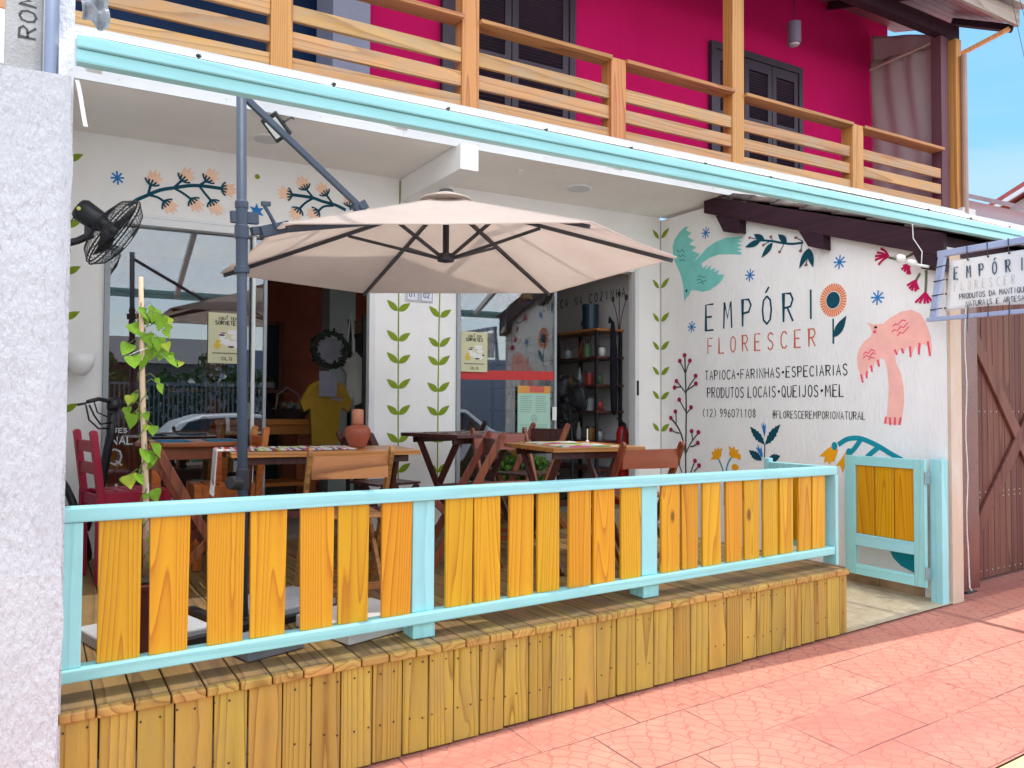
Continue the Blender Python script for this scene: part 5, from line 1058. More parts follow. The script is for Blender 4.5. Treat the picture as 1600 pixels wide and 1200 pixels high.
q = MB(); q.lathe([(.012, 0), (.012, .006), (.004, .01), (.004, .085), (.003, .09)], (3.30, 4.45, z3+.012), (0, 0, 1), 10); tag(q.build('napkin_stand', ALU), 'thin white upright stand on the colourful mats', 'stand')
# ------------------------------------------------------------------ climbing plant
pl = thing('potted_vine', 'climbing vine with lime heart leaves on a bamboo stake in a maroon planter', 'plant', (.42, 3.80, zd(.42)))
q = MB()
q.hexa([(.29, 3.68, zd(.4)), (.54, 3.68, zd(.4)), (.54, 3.93, zd(.4)), (.29, 3.93, zd(.4)), (.27, 3.66, .215), (.56, 3.66, .215), (.56, 3.95, .215), (.27, 3.95, .215)]); q.box(.262, .568, 3.652, 3.958, .2155, .24)
q.build('planter', M('maroon_planter', (0.13, 0.025, 0.02), 0.5, 0.1, 6), pl, bevel=.004)
q = MB(); q.box(.285, .545, 3.675, 3.935, .241, .252); q.build('soil', M('dark_soil', (0.03, 0.02, 0.014), 0.9, 0.3, 30, 0.8, 60), pl)
bam = [Vector((.432, 3.80, .24)), Vector((.424, 3.80, .60)), Vector((.405, 3.80, 1.0)), Vector((.395, 3.80, 1.3)), Vector((.388, 3.80, 1.562))]
q = MB(); q.tube(bam, [.0145, .0135, .012, .011, .010], 10)
for z in (.42, .62, .80, .97, 1.13, 1.29, 1.43): t_ = (z-.24)/1.32; q.ring((.432-.044*t_-.0, 3.80, z), (0, 0, 1), .0125-.003*t_, .0025, 14, 5)
q.build('bamboo_stake', M('pale_bamboo', (0.72, 0.50, 0.33), 0.45, 0.12, 7), pl, smooth=True)
LEAF = cloth('lime_leaf', (0.23, 0.42, 0.04), 0.35, 300, 0.25); LEAF2 = cloth('yellow_leaf', (0.44, 0.52, 0.06), 0.35, 300, 0.2)
HEART = [(0, .0), (.10, .10), (.26, .13), (.40, .06), (.46, -.10), (.42, -.30), (.30, -.52), (.14, -.76), (0, -1.0)]
def heart(q, c_, size, tilt_, yaw_, roll_):
    mt = Matrix.Translation(c_) @ Matrix.Rotation(yaw_, 4, 'Z') @ Matrix.Rotation(tilt_, 4, 'X') @ Matrix.Rotation(roll_, 4, 'Y')
    mid = [q.bm.verts.new(mt @ Vector((0, .03*size*math.sin(k*.4), y*size))) for k, (x, y) in enumerate(HEART)]
    for sd in (-1, 1):
        ed = [q.bm.verts.new(mt @ Vector((sd*x*size*1.05, (-.16*x+.05*math.sin(k*1.3))*size, y*size))) for k, (x, y) in enumerate(HEART)]
        for k in range(len(HEART)-1):
            vs = [mid[k], mid[k+1], ed[k+1], ed[k]]
            q.bm.faces.new(vs if sd > 0 else vs[::-1])
# leaves measured on the plant: (x, z, length)
LV = [(.385, 1.395, .085), (.41, 1.37, .06), (.445, 1.395, .10), (.47, 1.36, .09), (.505, 1.37, .055), (.36, 1.32, .105), (.49, 1.315, .06), (.50, 1.34, .05), (.415, 1.285, .08), (.46, 1.27, .085), (.49, 1.255, .06),
      (.345, 1.235, .09), (.445, 1.225, .11), (.475, 1.225, .10), (.51, 1.215, .055), (.53, 1.185, .035), (.555, 1.18, .04), (.36, 1.18, .10), (.40, 1.185, .08), (.495, 1.185, .09), (.455, 1.10, .05), (.463, 1.07, .06),
      (.35, 1.02, .06), (.375, 1.03, .055), (.345, .97, .06), (.36, .93, .085), (.39, .955, .05), (.415, .95, .05), (.42, .90, .04), (.445, .885, .07), (.452, .80, .095), (.42, .77, .10), (.44, .755, .07), (.44, .735, .05),
      (.355, .665, .095), (.325, .67, .045), (.385, .675, .07), (.455, .60, .085), (.42, .60, .04), (.40, .49, .05), (.455, .34, .06), (.44, .41, .05), (.45, .29, .075), (.43, .31, .06), (.265, .375, .06), (.47, .27, .06)]
q, q2, st_ = MB(), MB(), MB()
for i, (x, z, s_) in enumerate(LV):
    y = 3.80+random.uniform(-.035, .03)
    heart(q2 if i % 6 == 4 else q, Vector((x, y-.01, z+s_*.28)), s_*0.74, random.uniform(-.75, .1), random.uniform(-.7, .9), random.uniform(-.45, .45))
    bx = .432-.044*(z-.24)/1.32
    if i != 44: st_.tube([(bx, 3.80, z+.02), ((bx+x)/2, (3.80+y)/2-.01, z+s_*.4+.02), (x, y-.01, z+s_*.35)], .0016, 5)
vinepts = [Vector((.432-.044*(k/60)+.017*math.cos(k*.9), 3.80+.017*math.sin(k*.9), .25+1.16*k/60)) for k in range(61)]
st_.tube(vinepts, .0025, 5); st_.tube([(.265, 3.74, .25), (.262, 3.73, .3), (.265, 3.73, .395)], .0016, 5)
q.build('leaves', LEAF, pl); q2.build('leaves', LEAF2, pl); st_.build('stem', M('vine_stem', (0.18, 0.22, 0.06), 0.6, 0.2, 20), pl)
q = MB()
for (x, z, a) in ((.345, 1.215, .5), (.36, 1.225, .4), (.43, .60, 1.6), (.44, .53, -.7)): q.bar((x, 3.775, z), (x+.06*math.cos(a), 3.772, z+.06*math.sin(a)), .006, .002)
q.build('tie', WHITEP, pl)
# ------------------------------------------------------------------ fittings under the awning
fn_ = thing('wall_fan', 'black caged wall fan by the ceiling left of the shop window', 'fan', (.12, 5.6, 2.1))
fc = Vector((.40, 5.60, 2.105)); fa = Vector((.80, -.12, -.56)).normalized()
a_ = fa.orthogonal().normalized(); b_ = fa.cross(a_)
q = MB()
for r_, z in ((.245, 0), (.25, .02), (.20, .075), (.13, .10), (.06, .11), (.20, -.05), (.13, -.075), (.06, -.085)): q.ring(fc+fa*z, fa, r_, .0022 if r_ < .24 else .005, 40, 5)
for k in range(44):
    t_ = 2*math.pi*k/44; d_ = a_*math.cos(t_)+b_*math.sin(t_)
    q.tube([fc+d_*.05+fa*.112, fc+d_*.13+fa*.10, fc+d_*.20+fa*.075, fc+d_*.25+fa*.02, fc+d_*.245, fc+d_*.20-fa*.05, fc+d_*.13-fa*.075, fc+d_*.05-fa*.088], .0016, 4, False)
q.build('cage', METALD, fn_)
for k in range(3):
    q = MB(); t0 = 2*math.pi*k/3+.3
    q.grid(8, 4, lambda u, v_: fc+(a_*math.cos(t0+.75*v_*(.5+u*.5))+b_*math.sin(t0+.75*v_*(.5+u*.5)))*(.035+.185*u)+fa*(-.02+.05*v_)); q.build('blade', BLACKP, fn_, solid=.003, smooth=True)
q = MB(); q.lathe([(.03, .03), (.045, .02), (.045, -.05), (.07, -.09), (.075, -.21), (.06, -.235), (.001, -.24)], fc, fa, 24); q.build('motor', BLACKP, fn_, smooth=True)
mtr = fc-fa*.16
q = MB(); q.bar(mtr+Vector((0, 0, -.06)), mtr+Vector((0, .0, -.14)), .05, .05); q.tube([mtr+Vector((.02, 0, -.12)), mtr+Vector((-.06, 0, -.17)), (.10, 5.60, 1.98)], [.025, .022, .024], 12); q.lathe([(.05, 0), (.05, .012)], (.03, 5.60, 1.98), (1, 0, 0), 20); q.tube([(.03, 5.60, 1.98), (.10, 5.6, 1.98)], .02, 10); q.tube([mtr+Vector((-.07, -.02, 0)), mtr+Vector((-.12, -.03, -.1)), mtr+Vector((-.10, -.02, -.25)), (.05, 5.6, 1.87)], .004, 6); q.build('bracket', BLACKP, fn_, bevel=.003)
q = MB(); q.lathe([(.012, 0), (.012, .004)], mtr-fa*.05+Vector((-.02, -.077, -.01)), (0, -1, 0), 14); q.build('badge', M('yellow_badge', (0.6, 0.55, 0.1), 0.5), fn_)
mb = MB(); mb.box(-.12, .02, 3.6, 6.349, -.6, 2.93); mb.build('left_side_wall', WALL, shop)
sc_ = thing('wall_sconce', 'white bowl shaped wall lamp on the left side wall below the fan', 'lamp', (.06, 6.2, 1.2))
q = MB(); q.lathe([(.001, 0), (.035, .005), (.06, .03), (.085, .08), (.095, .15), (.09, .15), (.05, .04), (.001, .02)], (.265, 6.22, 1.20), (0, 0, 1), 24); q.build('shade', WHITEP, sc_, smooth=True)
q = MB(); q.box(.021, .20, 6.20, 6.24, 1.26, 1.30); q.box(.021, .04, 6.16, 6.28, 1.2, 1.36); q.build('arm', WHITEP, sc_)
bk = thing('bicycle', 'black bicycle handlebar with looping cables leaning by the left window', 'bicycle', (.35, 6.1, -.09))
q = MB(); q.tube([(.30, 5.98, 1.02), (.37, 6.05, 1.04), (.46, 6.10, 1.02), (.55, 6.18, 1.0)], [.013, .014, .016, .014], 10); q.tube([(.29, 5.96, 1.01), (.24, 5.93, 1.0)], .008, 8); q.build('handlebar', BLACKP, bk, smooth=True)
q = MB(); q.tube([(.29, 5.96, 1.0), (.31, 5.96, .90), (.37, 6.0, .84), (.44, 6.08, .84)], .006, 6); q.tube([(.31, 5.97, 1.0), (.34, 5.97, .93), (.38, 6.0, .87), (.46, 6.08, .88)], .006, 6); q.tube([(.34, 5.99, 1.02), (.36, 5.99, .95), (.42, 6.03, .92), (.47, 6.08, .95)], .005, 6); q.build('brake_cable', BLACKP, bk, smooth=True)
q = MB(); q.tube([(.46, 6.10, 1.02), (.45, 6.10, .80), (.40, 6.12, .45), (.30, 6.15, .15)], [.032, .028, .03, .04], 12); q.lathe([(.001, -.04), (.035, -.04), (.045, 0), (.035, .05), (.001, .05)], (.465, 6.10, 1.0), (.3, .2, 1), 14); q.build('stem', BLACKP, bk, smooth=True)
q = MB(); q.ring((.24, 6.16, .22), (.93, .1, .28), .28, .025, 36, 8); q.build('tyre', BLACKP, bk, smooth=True)
q = MB()
for k in range(18): t_ = 2*math.pi*k/18; ax_ = Vector((.93, .1, .28)).normalized(); e1 = ax_.orthogonal().normalized(); e2 = ax_.cross(e1); q.tube([(.24, 6.16, .22), Vector((.24, 6.16, .22))+(e1*math.cos(t_)+e2*math.sin(t_))*.27], .0015, 4)
q.lathe([(.02, -.03), (.02, .03)], (.24, 6.16, .22), (.93, .1, .28), 10); q.build('spokes', ALUG, bk)
for (x, y, s_, lab) in ((1.42, 5.846, .10, 'round flush ceiling light over the left window'), (4.21, 5.82, .11, 'round flush ceiling light over the right shop door')):
    zc_ = 2.94+TL*x-.001
    d_ = thing('ceiling_light', lab, 'ceiling light', (x, y, zc_), 0, 'round ceiling lights under the balcony slab')
    q = MB(); q.lathe([(s_+.012, 0), (s_+.012, -.008), (s_, -.012)], (0, 0, 0), (0, 0, 1), 32); q.build('trim', WHITEP, d_, local=True)
    q = MB(); q.lathe([(s_-.004, -.0121), (.001, -.014)], (0, 0, 0), (0, 0, 1), 32); q.build('diffuser', M('light_diffuser', (0.62, 0.62, 0.62), 0.5, 0.03, 3), d_, local=True)
q = MB(); q.lathe([(.035, 0), (.035, -.006), (.012, -.012), (.001, -.02)], (3.46, 5.62, 2.94+TL*3.46-.001), (0, 0, 1), 20); tag(q.build('ceiling_rose', WHITEP), 'tiny white ceiling rose between parasol top and round ceiling light', 'ceiling rose')
fl = thing('flood_light', 'black floodlight with pale glass under the ceiling beside the parasol strut', 'floodlight', (1.40, 5.35, 2.95))
fm = Vector((1.335, 5.25, 2.845)); n_ = Vector((-.35, -.72, -.60)).normalized(); sx2 = Vector((.55, -.02, -.84)); sx2 = (sx2-n_*sx2.dot(n_)).normalized()
q = MB(); q.bar(fm-sx2*.085, fm+sx2*.085, .12, .04, n_.cross(sx2)); q.build('housing', METALD, fl, bevel=.004)
q = MB(); q.bar(fm-sx2*.06+n_*.021, fm+sx2*.06+n_*.021, .088, .004, n_.cross(sx2)); q.build('lens', M('pale_lens', (0.62, 0.68, 0.62), 0.2, 0.05, 8), fl)
q = MB(); s3 = n_.cross(sx2); q.tube([fm+s3*.065, fm+s3*.066+Vector((.06, .05, .06)), (1.47, 5.33, 2.95)], .006, 6); q.tube([fm-s3*.065, fm-s3*.066+Vector((.06, .05, .06)), (1.42, 5.40, 2.95)], .006, 6); q.build('bracket', METALD, fl)
# posters, tiles, menu
def poster(label, x0, z0, w_, h_, y):
    p = thing('poster', label, 'poster', (x0, y, z0), 0, 'cream posters on the shop glass')
    f = lambda u, v_, w: (x0+u, y-w, z0+v_)
    q = MB(); q.prism([(0, 0), (w_, 0), (w_, h_), (0, h_)], lambda u, v_, w: (x0+u, y+w, z0+v_), .003); q.build('sheet', M('cream_paper', (0.58, 0.57, 0.36), 0.6, 0.03, 4), p)
    k = w_/.25
    q = MB(); write(q, 'AQUI TEM', f, w_*.27, h_*.865, h_*.055, .0165*k, .011*k, .0042, .0015); write(q, 'SORVETES', f, w_*.185, h_*.765, h_*.075, .0205*k, .0145*k, .0062, .0015); write(q, 'OLQ', f, w_*.36, h_*.065, h_*.06, .026*k, .019*k, .0045, .0015)
    for i in range(15): q.ribbon([(w_*.12+w_*.052*i, h_*.20), (w_*.155+w_*.052*i, h_*.20)], .009*k, f, .0015)
    q.disc((w_*.5, h_*.94), .006, .006, f, .0015, 8); q.build('lettering', M('poster_ink', (0.035, 0.035, 0.03), 0.6, 0.05, 4), p)
    q = MB()
    for (u, v_, ru, rv) in ((.66, .62, .15, .05), (.38, .56, .10, .06), (.72, .52, .12, .05), (.50, .42, .10, .07), (.70, .38, .13, .08), (.36, .45, .10, .06)): q.disc((u*w_, v_*h_), ru*w_, rv*h_, f, .001+.0001*u, 14)
    q.build('ice_cream_tubs', M('poster_white', (0.72, 0.72, 0.70), 0.6, 0.03, 4), p)
    q = MB()
    for (u, v_, ru, rv, a) in ((.36, .56, .09, .02, 0), (.62, .33, .09, .02, 0), (.84, .42, .05, .02, 0), (.40, .60, .09, .012, 0)): q.disc((u*w_, v_*h_), ru*w_, rv*h_, f, .0018, 12)
    q.build('tub_shadows', M('poster_plum', (0.10, 0.03, 0.06), 0.6, 0.05, 4), p)
    q = MB(); q.disc((.24*w_, .35*h_), .09*w_, .07*h_, f, .0018, 12); q.disc((.27*w_, .44*h_), .07*w_, .03*h_, f, .0018, 12); q.build('yellow_tub', M('poster_yellow', (0.62, 0.44, 0.04), 0.6, 0.05, 4), p)
poster('cream ice cream poster on the left window partly behind the parasol post', 1.127, 1.325, .275, .39, 6.377)
poster('cream ice cream poster on the glass right of the painted vines', 3.300, 1.318, .275, .367, 6.370)
mn = thing('menu_board', 'mint green menu poster with orange and red header low on the right glass', 'menu', (3.908, 6.37, .60))
fmn = lambda u, v_, w: (3.908+u, 6.372-w, .60+v_)
q = MB(); q.prism([(0, 0), (.37, 0), (.37, .60), (0, .60)], lambda u, v_, w: (3.908+u, 6.372+w, .60+v_), .003); q.build('sheet', M('mint_paper', (0.36, 0.56, 0.46), 0.5, 0.04, 4), mn)
q = MB(); q.flat([(0, .53), (.37, .53), (.37, .60), (0, .60)], fmn, .001); q.build('header', M('orange_header', (0.62, 0.28, 0.06), 0.5, 0.05, 4), mn)
q = MB(); q.flat([(.13, .54), (.30, .54), (.30, .60), (.13, .60)], fmn, .0015); q.build('red_label', M('red_label', (0.52, 0.10, 0.08), 0.5, 0.05, 4), mn)
q = MB()
for cx_ in (.03, .20):
    z = .50
    while z > .06:
        if not (.24 < z < .34 and cx_ > .1 or .24 < z < .34): q.ribbon([(cx_, z), (cx_+random.uniform(.10, .14), z)], .005, fmn, .001)
        z -= .021
q.disc((.185, .29), .035, .035, fmn, .001, 18); q.build('menu_text', M('menu_ink', (0.16, 0.30, 0.25), 0.6, 0.05, 4), mn)
q = MB(); q.disc((.185, .29), .029, .029, fmn, .0016, 18); q.build('emblem_disc', MATS['mint_paper'], mn)
q = MB(); q.ribbon([(.165, .275), (.185, .31), (.205, .275), (.165, .275)], .005, fmn, .002, smooth=False); q.build('emblem', MATS['menu_ink'], mn)
q = MB(); q.box(4.297, 4.345, 6.36, 6.365, .87, 1.0); ht = q.build('hours_card', MATS['poster_white']); tag(ht, 'small white card on the sliding door stile beside the mint menu', 'card')
for i, (x, nn) in enumerate(((2.742, '01'), (2.878, '02'))):
    tl_ = thing('number_tile', 'white house tile with blue lace border and number '+nn, 'tile', (x, 6.35, 1.91), 0, 'numbered tiles between the painted vines')
    q = MB(); q.box(x, x+.125, 6.336, 6.3485, 1.915, 2.05); q.build('tile', M('tile_glaze', (0.72, 0.73, 0.75), 0.2, 0.02, 4), tl_, bevel=.003)
    q = MB(); f = lambda u, v_, w: (x+u, 6.336-w, 1.915+v_)
    for k in range(9):
        for (u, v_) in ((.010+k*.0131, .010), (.010+k*.0131, .125), (.010, .010+k*.0144), (.115, .010+k*.0144)): q.disc((u, v_), .0052, .0052, f, .0008+.0001*(k % 3), 6)
    write(q, nn, f, .032, .040, .042, .034, .022, .007, .001); write(q, 'CASA', f, .030, .098, .016, .018, .012, .003, .001); q.build('tile_paint', M('cobalt', (0.02, 0.05, 0.25), 0.3, 0.05, 4), tl_)
# ------------------------------------------------------------------ inside the shop
def simple(name, label, cat, mat, fnc, **kw):
    q = MB(); fnc(q); return tag(q.build(name, mat, **kw), label, cat)
ct = thing('display_counter', 'wooden display counter with shelf inside the left shop door', 'counter', (2.2, 8.6, 0))
q = MB(); q.box(1.55, 2.62, 8.35, 8.95, .80, .86); q.build('top', WOODO, ct, bevel=.004)
for x, y in ((1.58, 8.38), (2.53, 8.38), (1.58, 8.87), (2.53, 8.87)): q = MB(); q.box(x, x+.07, y, y+.07, -.03, .799); q.build('leg', WOODO, ct, bevel=.004)
q = MB(); q.box(1.655, 2.525, 8.385, 8.41, .70, .799); q.build('apron', WOODO, ct)
q = MB(); q.box(1.655, 2.525, 8.42, 8.86, .15, .19); q.build('shelf', WOODO, ct)
sh = thing('wall_shelf', 'brown wall shelf of white labelled jars deep in the left doorway', 'shelf', (2.0, 10.2, 1.1))
q = MB(); q.box(1.25, 2.75, 10.05, 10.36, 1.16, 1.20); q.build('board', WOODR, sh)
q = MB(); q.box(1.35, 1.39, 10.1, 10.39, 1.0, 1.159); q.box(2.6, 2.64, 10.1, 10.39, 1.0, 1.159); q.build('bracket', WOODR, sh)
JARL = M('jar_label', (0.55, 0.52, 0.48), 0.6, 0.05, 4); JARG = M('amber_jar', (0.16, 0.07, 0.03), 0.2, 0.2, 5); LID = M('jar_lid', (0.05, 0.05, 0.05), 0.4, 0.05, 5)
def jar(x, y, z, s_, label, group):
    t = thing('jar', label, 'jar', (x, y, z), 0, group)
    q = MB(); q.lathe([(.035*s_, 0), (.04*s_, .01), (.04*s_, .09*s_), (.03*s_, .105*s_)], n=14); q.build('body', JARG, t, smooth=True, local=True)
    q = MB(); q.lathe([(.0407*s_, .02*s_), (.0407*s_, .075*s_)], n=14); q.build('label', JARL, t, local=True)
    q = MB(); q.lathe([(.032*s_, .1055*s_), (.032*s_, .125*s_)], n=14); q.build('lid', LID, t, local=True); return t
j0 = jar(1.95, 10.18, 1.201, 1.25, 'dark jar with white label on the wall shelf behind the counter', 'jars on the wall shelf')
for i, x in enumerate((1.78, 2.06, 2.22, 2.33, 2.44, 2.56)): copy_thing(j0, (x, 10.18, 1.201), 0, 'dark jar with white label on the wall shelf behind the counter')
kb = thing('produce_basket', 'dark wicker basket of wrapped goods on the display counter', 'basket', (2.3, 8.6, .86))
q = MB(); q.lathe([(.15, 0), (.20, .10), (.19, .10), (.14, .012)], (2.38, 8.6, .862), (0, 0, 1), 20); q.build('wicker', M('dark_wicker', (0.05, 0.035, 0.03), 0.8, 0.3, 20, 0.6, 60), kb)
q = MB()
for k in range(14): q.lathe([(.001, -.03), (.03, -.01), (.03, .015), (.001, .035)], (2.38+random.uniform(-.13, .13), 8.6+random.uniform(-.12, .12), .96+random.uniform(0, .06)), (random.random(), random.random(), 1), 8)
q.build('goods', M('wrapped_goods', (0.20, 0.19, 0.15), 0.5, 0.5, 14), kb)
q = MB(); q.tube([(2.22, 8.6, .95), (2.24, 8.6, 1.12), (2.34, 8.6, 1.2), (2.46, 8.6, 1.12), (2.50, 8.6, .95)], .007, 8); q.build('handle', ALUG, kb, smooth=True)
simple('price_card', 'white price card standing at the left of the counter', 'card', MATS['poster_white'], lambda q: q.box(1.83, 1.93, 8.40, 8.41, .862, 1.03))
# mannequin with yellow shirt and wreath
ms = thing('yellow_shirt', 'mustard yellow t-shirt hanging in the left shop doorway', 'shirt', (2.53, 7.7, .6))
SHIRT = cloth('mustard_cotton', (0.50, 0.29, 0.035), 0.1, 200, 0.12)
def fsh(u, v_, w): return (2.46+u*.86, 7.60+w+.02*math.sin(u*18)+.012*math.sin(v_*9+u*7), .62+v_)
q = MB(); q.prism([(-.17, 0), (.15, 0), (.155, .32), (.175, .36), (.25, .32), (.29, .42), (.20, .585), (.07, .64), (.0, .60), (-.07, .64), (-.20, .585), (-.30, .42), (-.25, .32), (-.185, .36)], fsh, .07); q.build('cloth', SHIRT, ms)
q = MB(); q.prism([(.04, .44), (.16, .43), (.16, .45), (.04, .46)], lambda u, v_, w: (2.46+u, 7.585+w, .62+v_), .004); q.prism([(-.09, .47), (.09, .47), (.09, .72), (-.09, .72)], lambda u, v_, w: (2.46+u, 7.57+w, .62+v_), .006); q.build('tag', M('lavender_card', (0.30, 0.28, 0.36), 0.6, 0.15, 12), ms)
q = MB(); q.tube([(2.30, 7.64, 1.19), (2.46, 7.63, 1.285), (2.62, 7.64, 1.19)], .008, 8); q.tube([(2.46, 7.63, 1.285), (2.46, 7.63, 1.36)], .005, 6); q.build('hanger_wire', METALD, ms)
wr = thing('leaf_wreath', 'dark leafy wreath hanging above the yellow shirt', 'wreath', (2.50, 7.55, 1.35))
q = MB(); q.ring((2.47, 7.55, 1.55), (.1, 1, 0), .165, .022, 30, 8)
for k in range(140):
    t_ = random.random()*2*math.pi; p = Vector((2.47+.165*math.cos(t_), 7.55+random.uniform(-.03, .02), 1.55+.165*math.sin(t_))); heart(q, p+Vector((random.uniform(-.03, .03), 0, random.uniform(-.02, .04))), random.uniform(.03, .055), random.uniform(-1, 1), random.uniform(-3, 3), random.uniform(-1.5, 1.5))
q.build('twigs', M('dark_foliage', (0.03, 0.04, 0.03), 0.7, 0.5, 30), wr)
q = MB(); q.lathe([(.001, 0), (.13, .004), (.001, .008)], (2.47, 7.58, 1.55), (.1, -1, 0), 26); q.build('backing', M('lilac_backing', (0.26, 0.25, 0.28), 0.7, 0.2, 9), wr)
apron = thing('cloth_bag', 'off white cloth bags hanging on a hook in the left doorway', 'cloth bag', (2.75, 7.9, .9))
q = MB(); f = lambda u, v_, w: (2.80+u+.02*math.sin(v_*8), 7.9+w+.03*math.sin(u*22), 1.05+v_)
q.prism([(-.06, .0), (.04, .03), (.08, .34), (.085, .47), (-.09, .44), (-.13, .40), (-.06, .28)], f, .05); q.prism([(.06, -.05), (.17, .0), (.165, .40), (.09, .52), (.07, .40)], f, .03); q.build('bag', cloth('calico', (0.78, 0.76, 0.70), 0.15, 200, .08), apron)
q = MB(); q.tube([(2.75, 7.9, 1.48), (2.78, 7.9, 1.80), (2.80, 7.9, 1.98), (2.82, 7.9, 1.80), (2.84, 7.9, 1.50)], .012, 6); q.build('strap', MATS['calico'], apron)
rk_ = thing('storage_rack', 'dark metal storage rack just inside the left shop door', 'rack', (3.1, 8.0, 0))
q = MB()
for x in (2.92, 3.42):
    for y in (7.85, 8.3): q.box(x, x+.035, y, y+.035, -.03, 1.95)
q.build('upright', METALD, rk_)
for z in (.35, .72, 1.10, 1.42, 1.75): q = MB(); q.box(2.925, 3.45, 7.86, 8.33, z, z+.02); q.build('shelf', METALD, rk_)
for i, (z, h_, m_, lab) in enumerate(((1.771, .16, 'tan_box', 'tan cardboard box on the top of the dark storage rack'), (.741, .18, 'tan_box', 'tan cardboard box on a lower shelf of the dark rack'), (1.121, .24, 'teal_box', 'dark teal crate in the middle of the dark rack'))):
    mt_ = M(m_, (0.36, 0.22, 0.12) if 'tan' in m_ else (0.03, 0.09, 0.11), 0.7, 0.1, 5); q = MB(); q.box(2.97, 3.38, 7.88, 8.25, z, z+h_); q.box(2.965, 3.385, 7.875, 8.255, z+h_*.8, z+h_); tag(q.build('storage_box', mt_, bevel=.004), lab, 'box')
# right hand room: metal shelf along the side wall
mr_ = thing('wall_rack', 'tall black metal rack with wooden shelves along the interior right wall', 'rack', (5.3, 7.6, 0))
q = MB()
for y in (6.72, 7.45, 8.2, 8.95):
    for x in (5.10, 5.42): q.box(x, x+.03, y, y+.03, -.03, 1.83)
q.build('upright', METALD, mr_)
for z in (.32, .62, .94, 1.22, 1.52, 1.82): q = MB(); q.box(5.09, 5.455, 6.70, 9.0, z, z+.022); q.build('shelf', WOODD if z < 1.8 else WOODL, mr_)
random.seed(11)
pc = [M('goods_red', (0.30, 0.03, 0.02), 0.4), M('goods_glass', (0.30, 0.33, 0.33), 0.15), M('goods_amber', (0.30, 0.15, 0.03), 0.3), M('goods_white', (0.55, 0.55, 0.52), 0.5), M('goods_green', (0.06, 0.12, 0.05), 0.5)]
labs = {}
def product(x, y, z, k, lab):
    t = thing(('bottle', 'jar', 'canister')[k % 3], lab, ('bottle', 'jar', 'canister')[k % 3], (x, y, z), 0, 'small goods on the wall rack')
    prof = [[(.03, 0), (.03, .11), (.012, .15), (.012, .19)], [(.042, 0), (.045, .08), (.036, .10)], [(.05, 0), (.05, .13)]][k % 3]
    q = MB(); q.lathe(prof, n=14); q.build('body', pc[k % 5], t, smooth=k % 3 != 2, local=True)
    tp = prof[-1]; q = MB(); q.lathe([(tp[0]+.002, tp[1]+.0005), (tp[0]+.002, tp[1]+.022)], n=14); q.build('cap', LID, t, local=True)
k = 0
cn = ['red', 'clear glass', 'amber', 'white', 'green']; lv = {0: 'second lowest', 1: 'middle', 2: 'waist high', 3: 'chest high', 4: 'upper'}
for li, z in enumerate((.643, .963, 1.243, 1.543)):
    for y in (6.80, 6.98, 7.16, 7.36, 7.62, 7.9, 8.15, 8.45, 8.7):
        k += 1
        kind = ('bottle', 'jar', 'canister')[k % 3]
        product(5.17+random.uniform(0, .05), y+random.uniform(-.04, .04), z, k, 'small %s %s on the %s shelf of the wall rack' % (cn[k % 5], kind, lv[li]))
simple('storage_tin', 'dark teal round tin on the top of the wall rack', 'tin', M('teal_tin', (0.012, 0.035, 0.05), 0.35, 0.1, 5), lambda q: (q.lathe([(.09, 0), (.09, .25), (.094, .251), (.094, .285), (.001, .29)], (5.23, 7.0, 1.843), (0, 0, 1), 24)), smooth=False)
simple('hanging_coat', 'dark blue coat hanging at the front end of the wall rack', 'coat', cloth('navy_cloth', (0.010, 0.011, 0.018), 0.05, 150, .2), lambda q: q.tube([(5.24, 6.68, 1.90), (5.22, 6.66, 1.96), (5.27, 6.66, 1.90), (5.28, 6.655, 1.6), (5.28, 6.655, 1.3), (5.29, 6.66, .98), (5.29, 6.66, .92)], [.012, .016, .022, .04, .042, .036, .015], 10), smooth=True)
pf = thing('pedestal_fan', 'black pedestal fan standing inside the right shop door', 'fan', (4.95, 6.9, -.03))
pcn = Vector((4.86, 6.95, 1.08)); pa = Vector((-.75, -.55, .05)).normalized(); e1 = pa.orthogonal().normalized(); e2 = pa.cross(e1)
q = MB()
for r_, z in ((.25, 0), (.24, .05), (.15, .085), (.24, -.04), (.15, -.07)): q.ring(pcn+pa*z, pa, r_, .004, 36, 5)
for k in range(60):
    t_ = 2*math.pi*k/60; d_ = e1*math.cos(t_)+e2*math.sin(t_); q.tube([pcn+d_*.05+pa*.09, pcn+d_*.15+pa*.085, pcn+d_*.24+pa*.05, pcn+d_*.25, pcn+d_*.24-pa*.04, pcn+d_*.1-pa*.08], .0022, 4, False)
q.build('cage', METALD, pf)
for k in range(3):
    q = MB(); t0 = 2*math.pi*k/3; q.grid(8, 4, lambda u, v_: pcn+(e1*math.cos(t0+1.5*v_*(.6+u*.4))+e2*math.sin(t0+1.5*v_*(.6+u*.4)))*(.04+.19*u)+pa*(-.02+.06*v_)); q.build('blade', BLACKP, pf, solid=.004, smooth=True)
q = MB(); q.lathe([(.05, .02), (.06, -.08), (.065, -.17), (.03, -.22), (.001, -.22)], pcn, pa, 18); q.build('motor', BLACKP, pf, smooth=True)
q = MB(); q.tube([pcn-pa*.13+Vector((0, 0, -.05)), pcn-pa*.12+Vector((.03, -.02, -.45)), pcn-pa*.12+Vector((.04, -.02, -1.08))], [.035, .022, .018], 12); q.lathe([(.19, 0), (.19, .02), (.04, .05), (.02, .08)], (pcn.x+.09, pcn.y+.06, -.028), (0, 0, 1), 28); q.build('stand', BLACKP, pf, smooth=False)
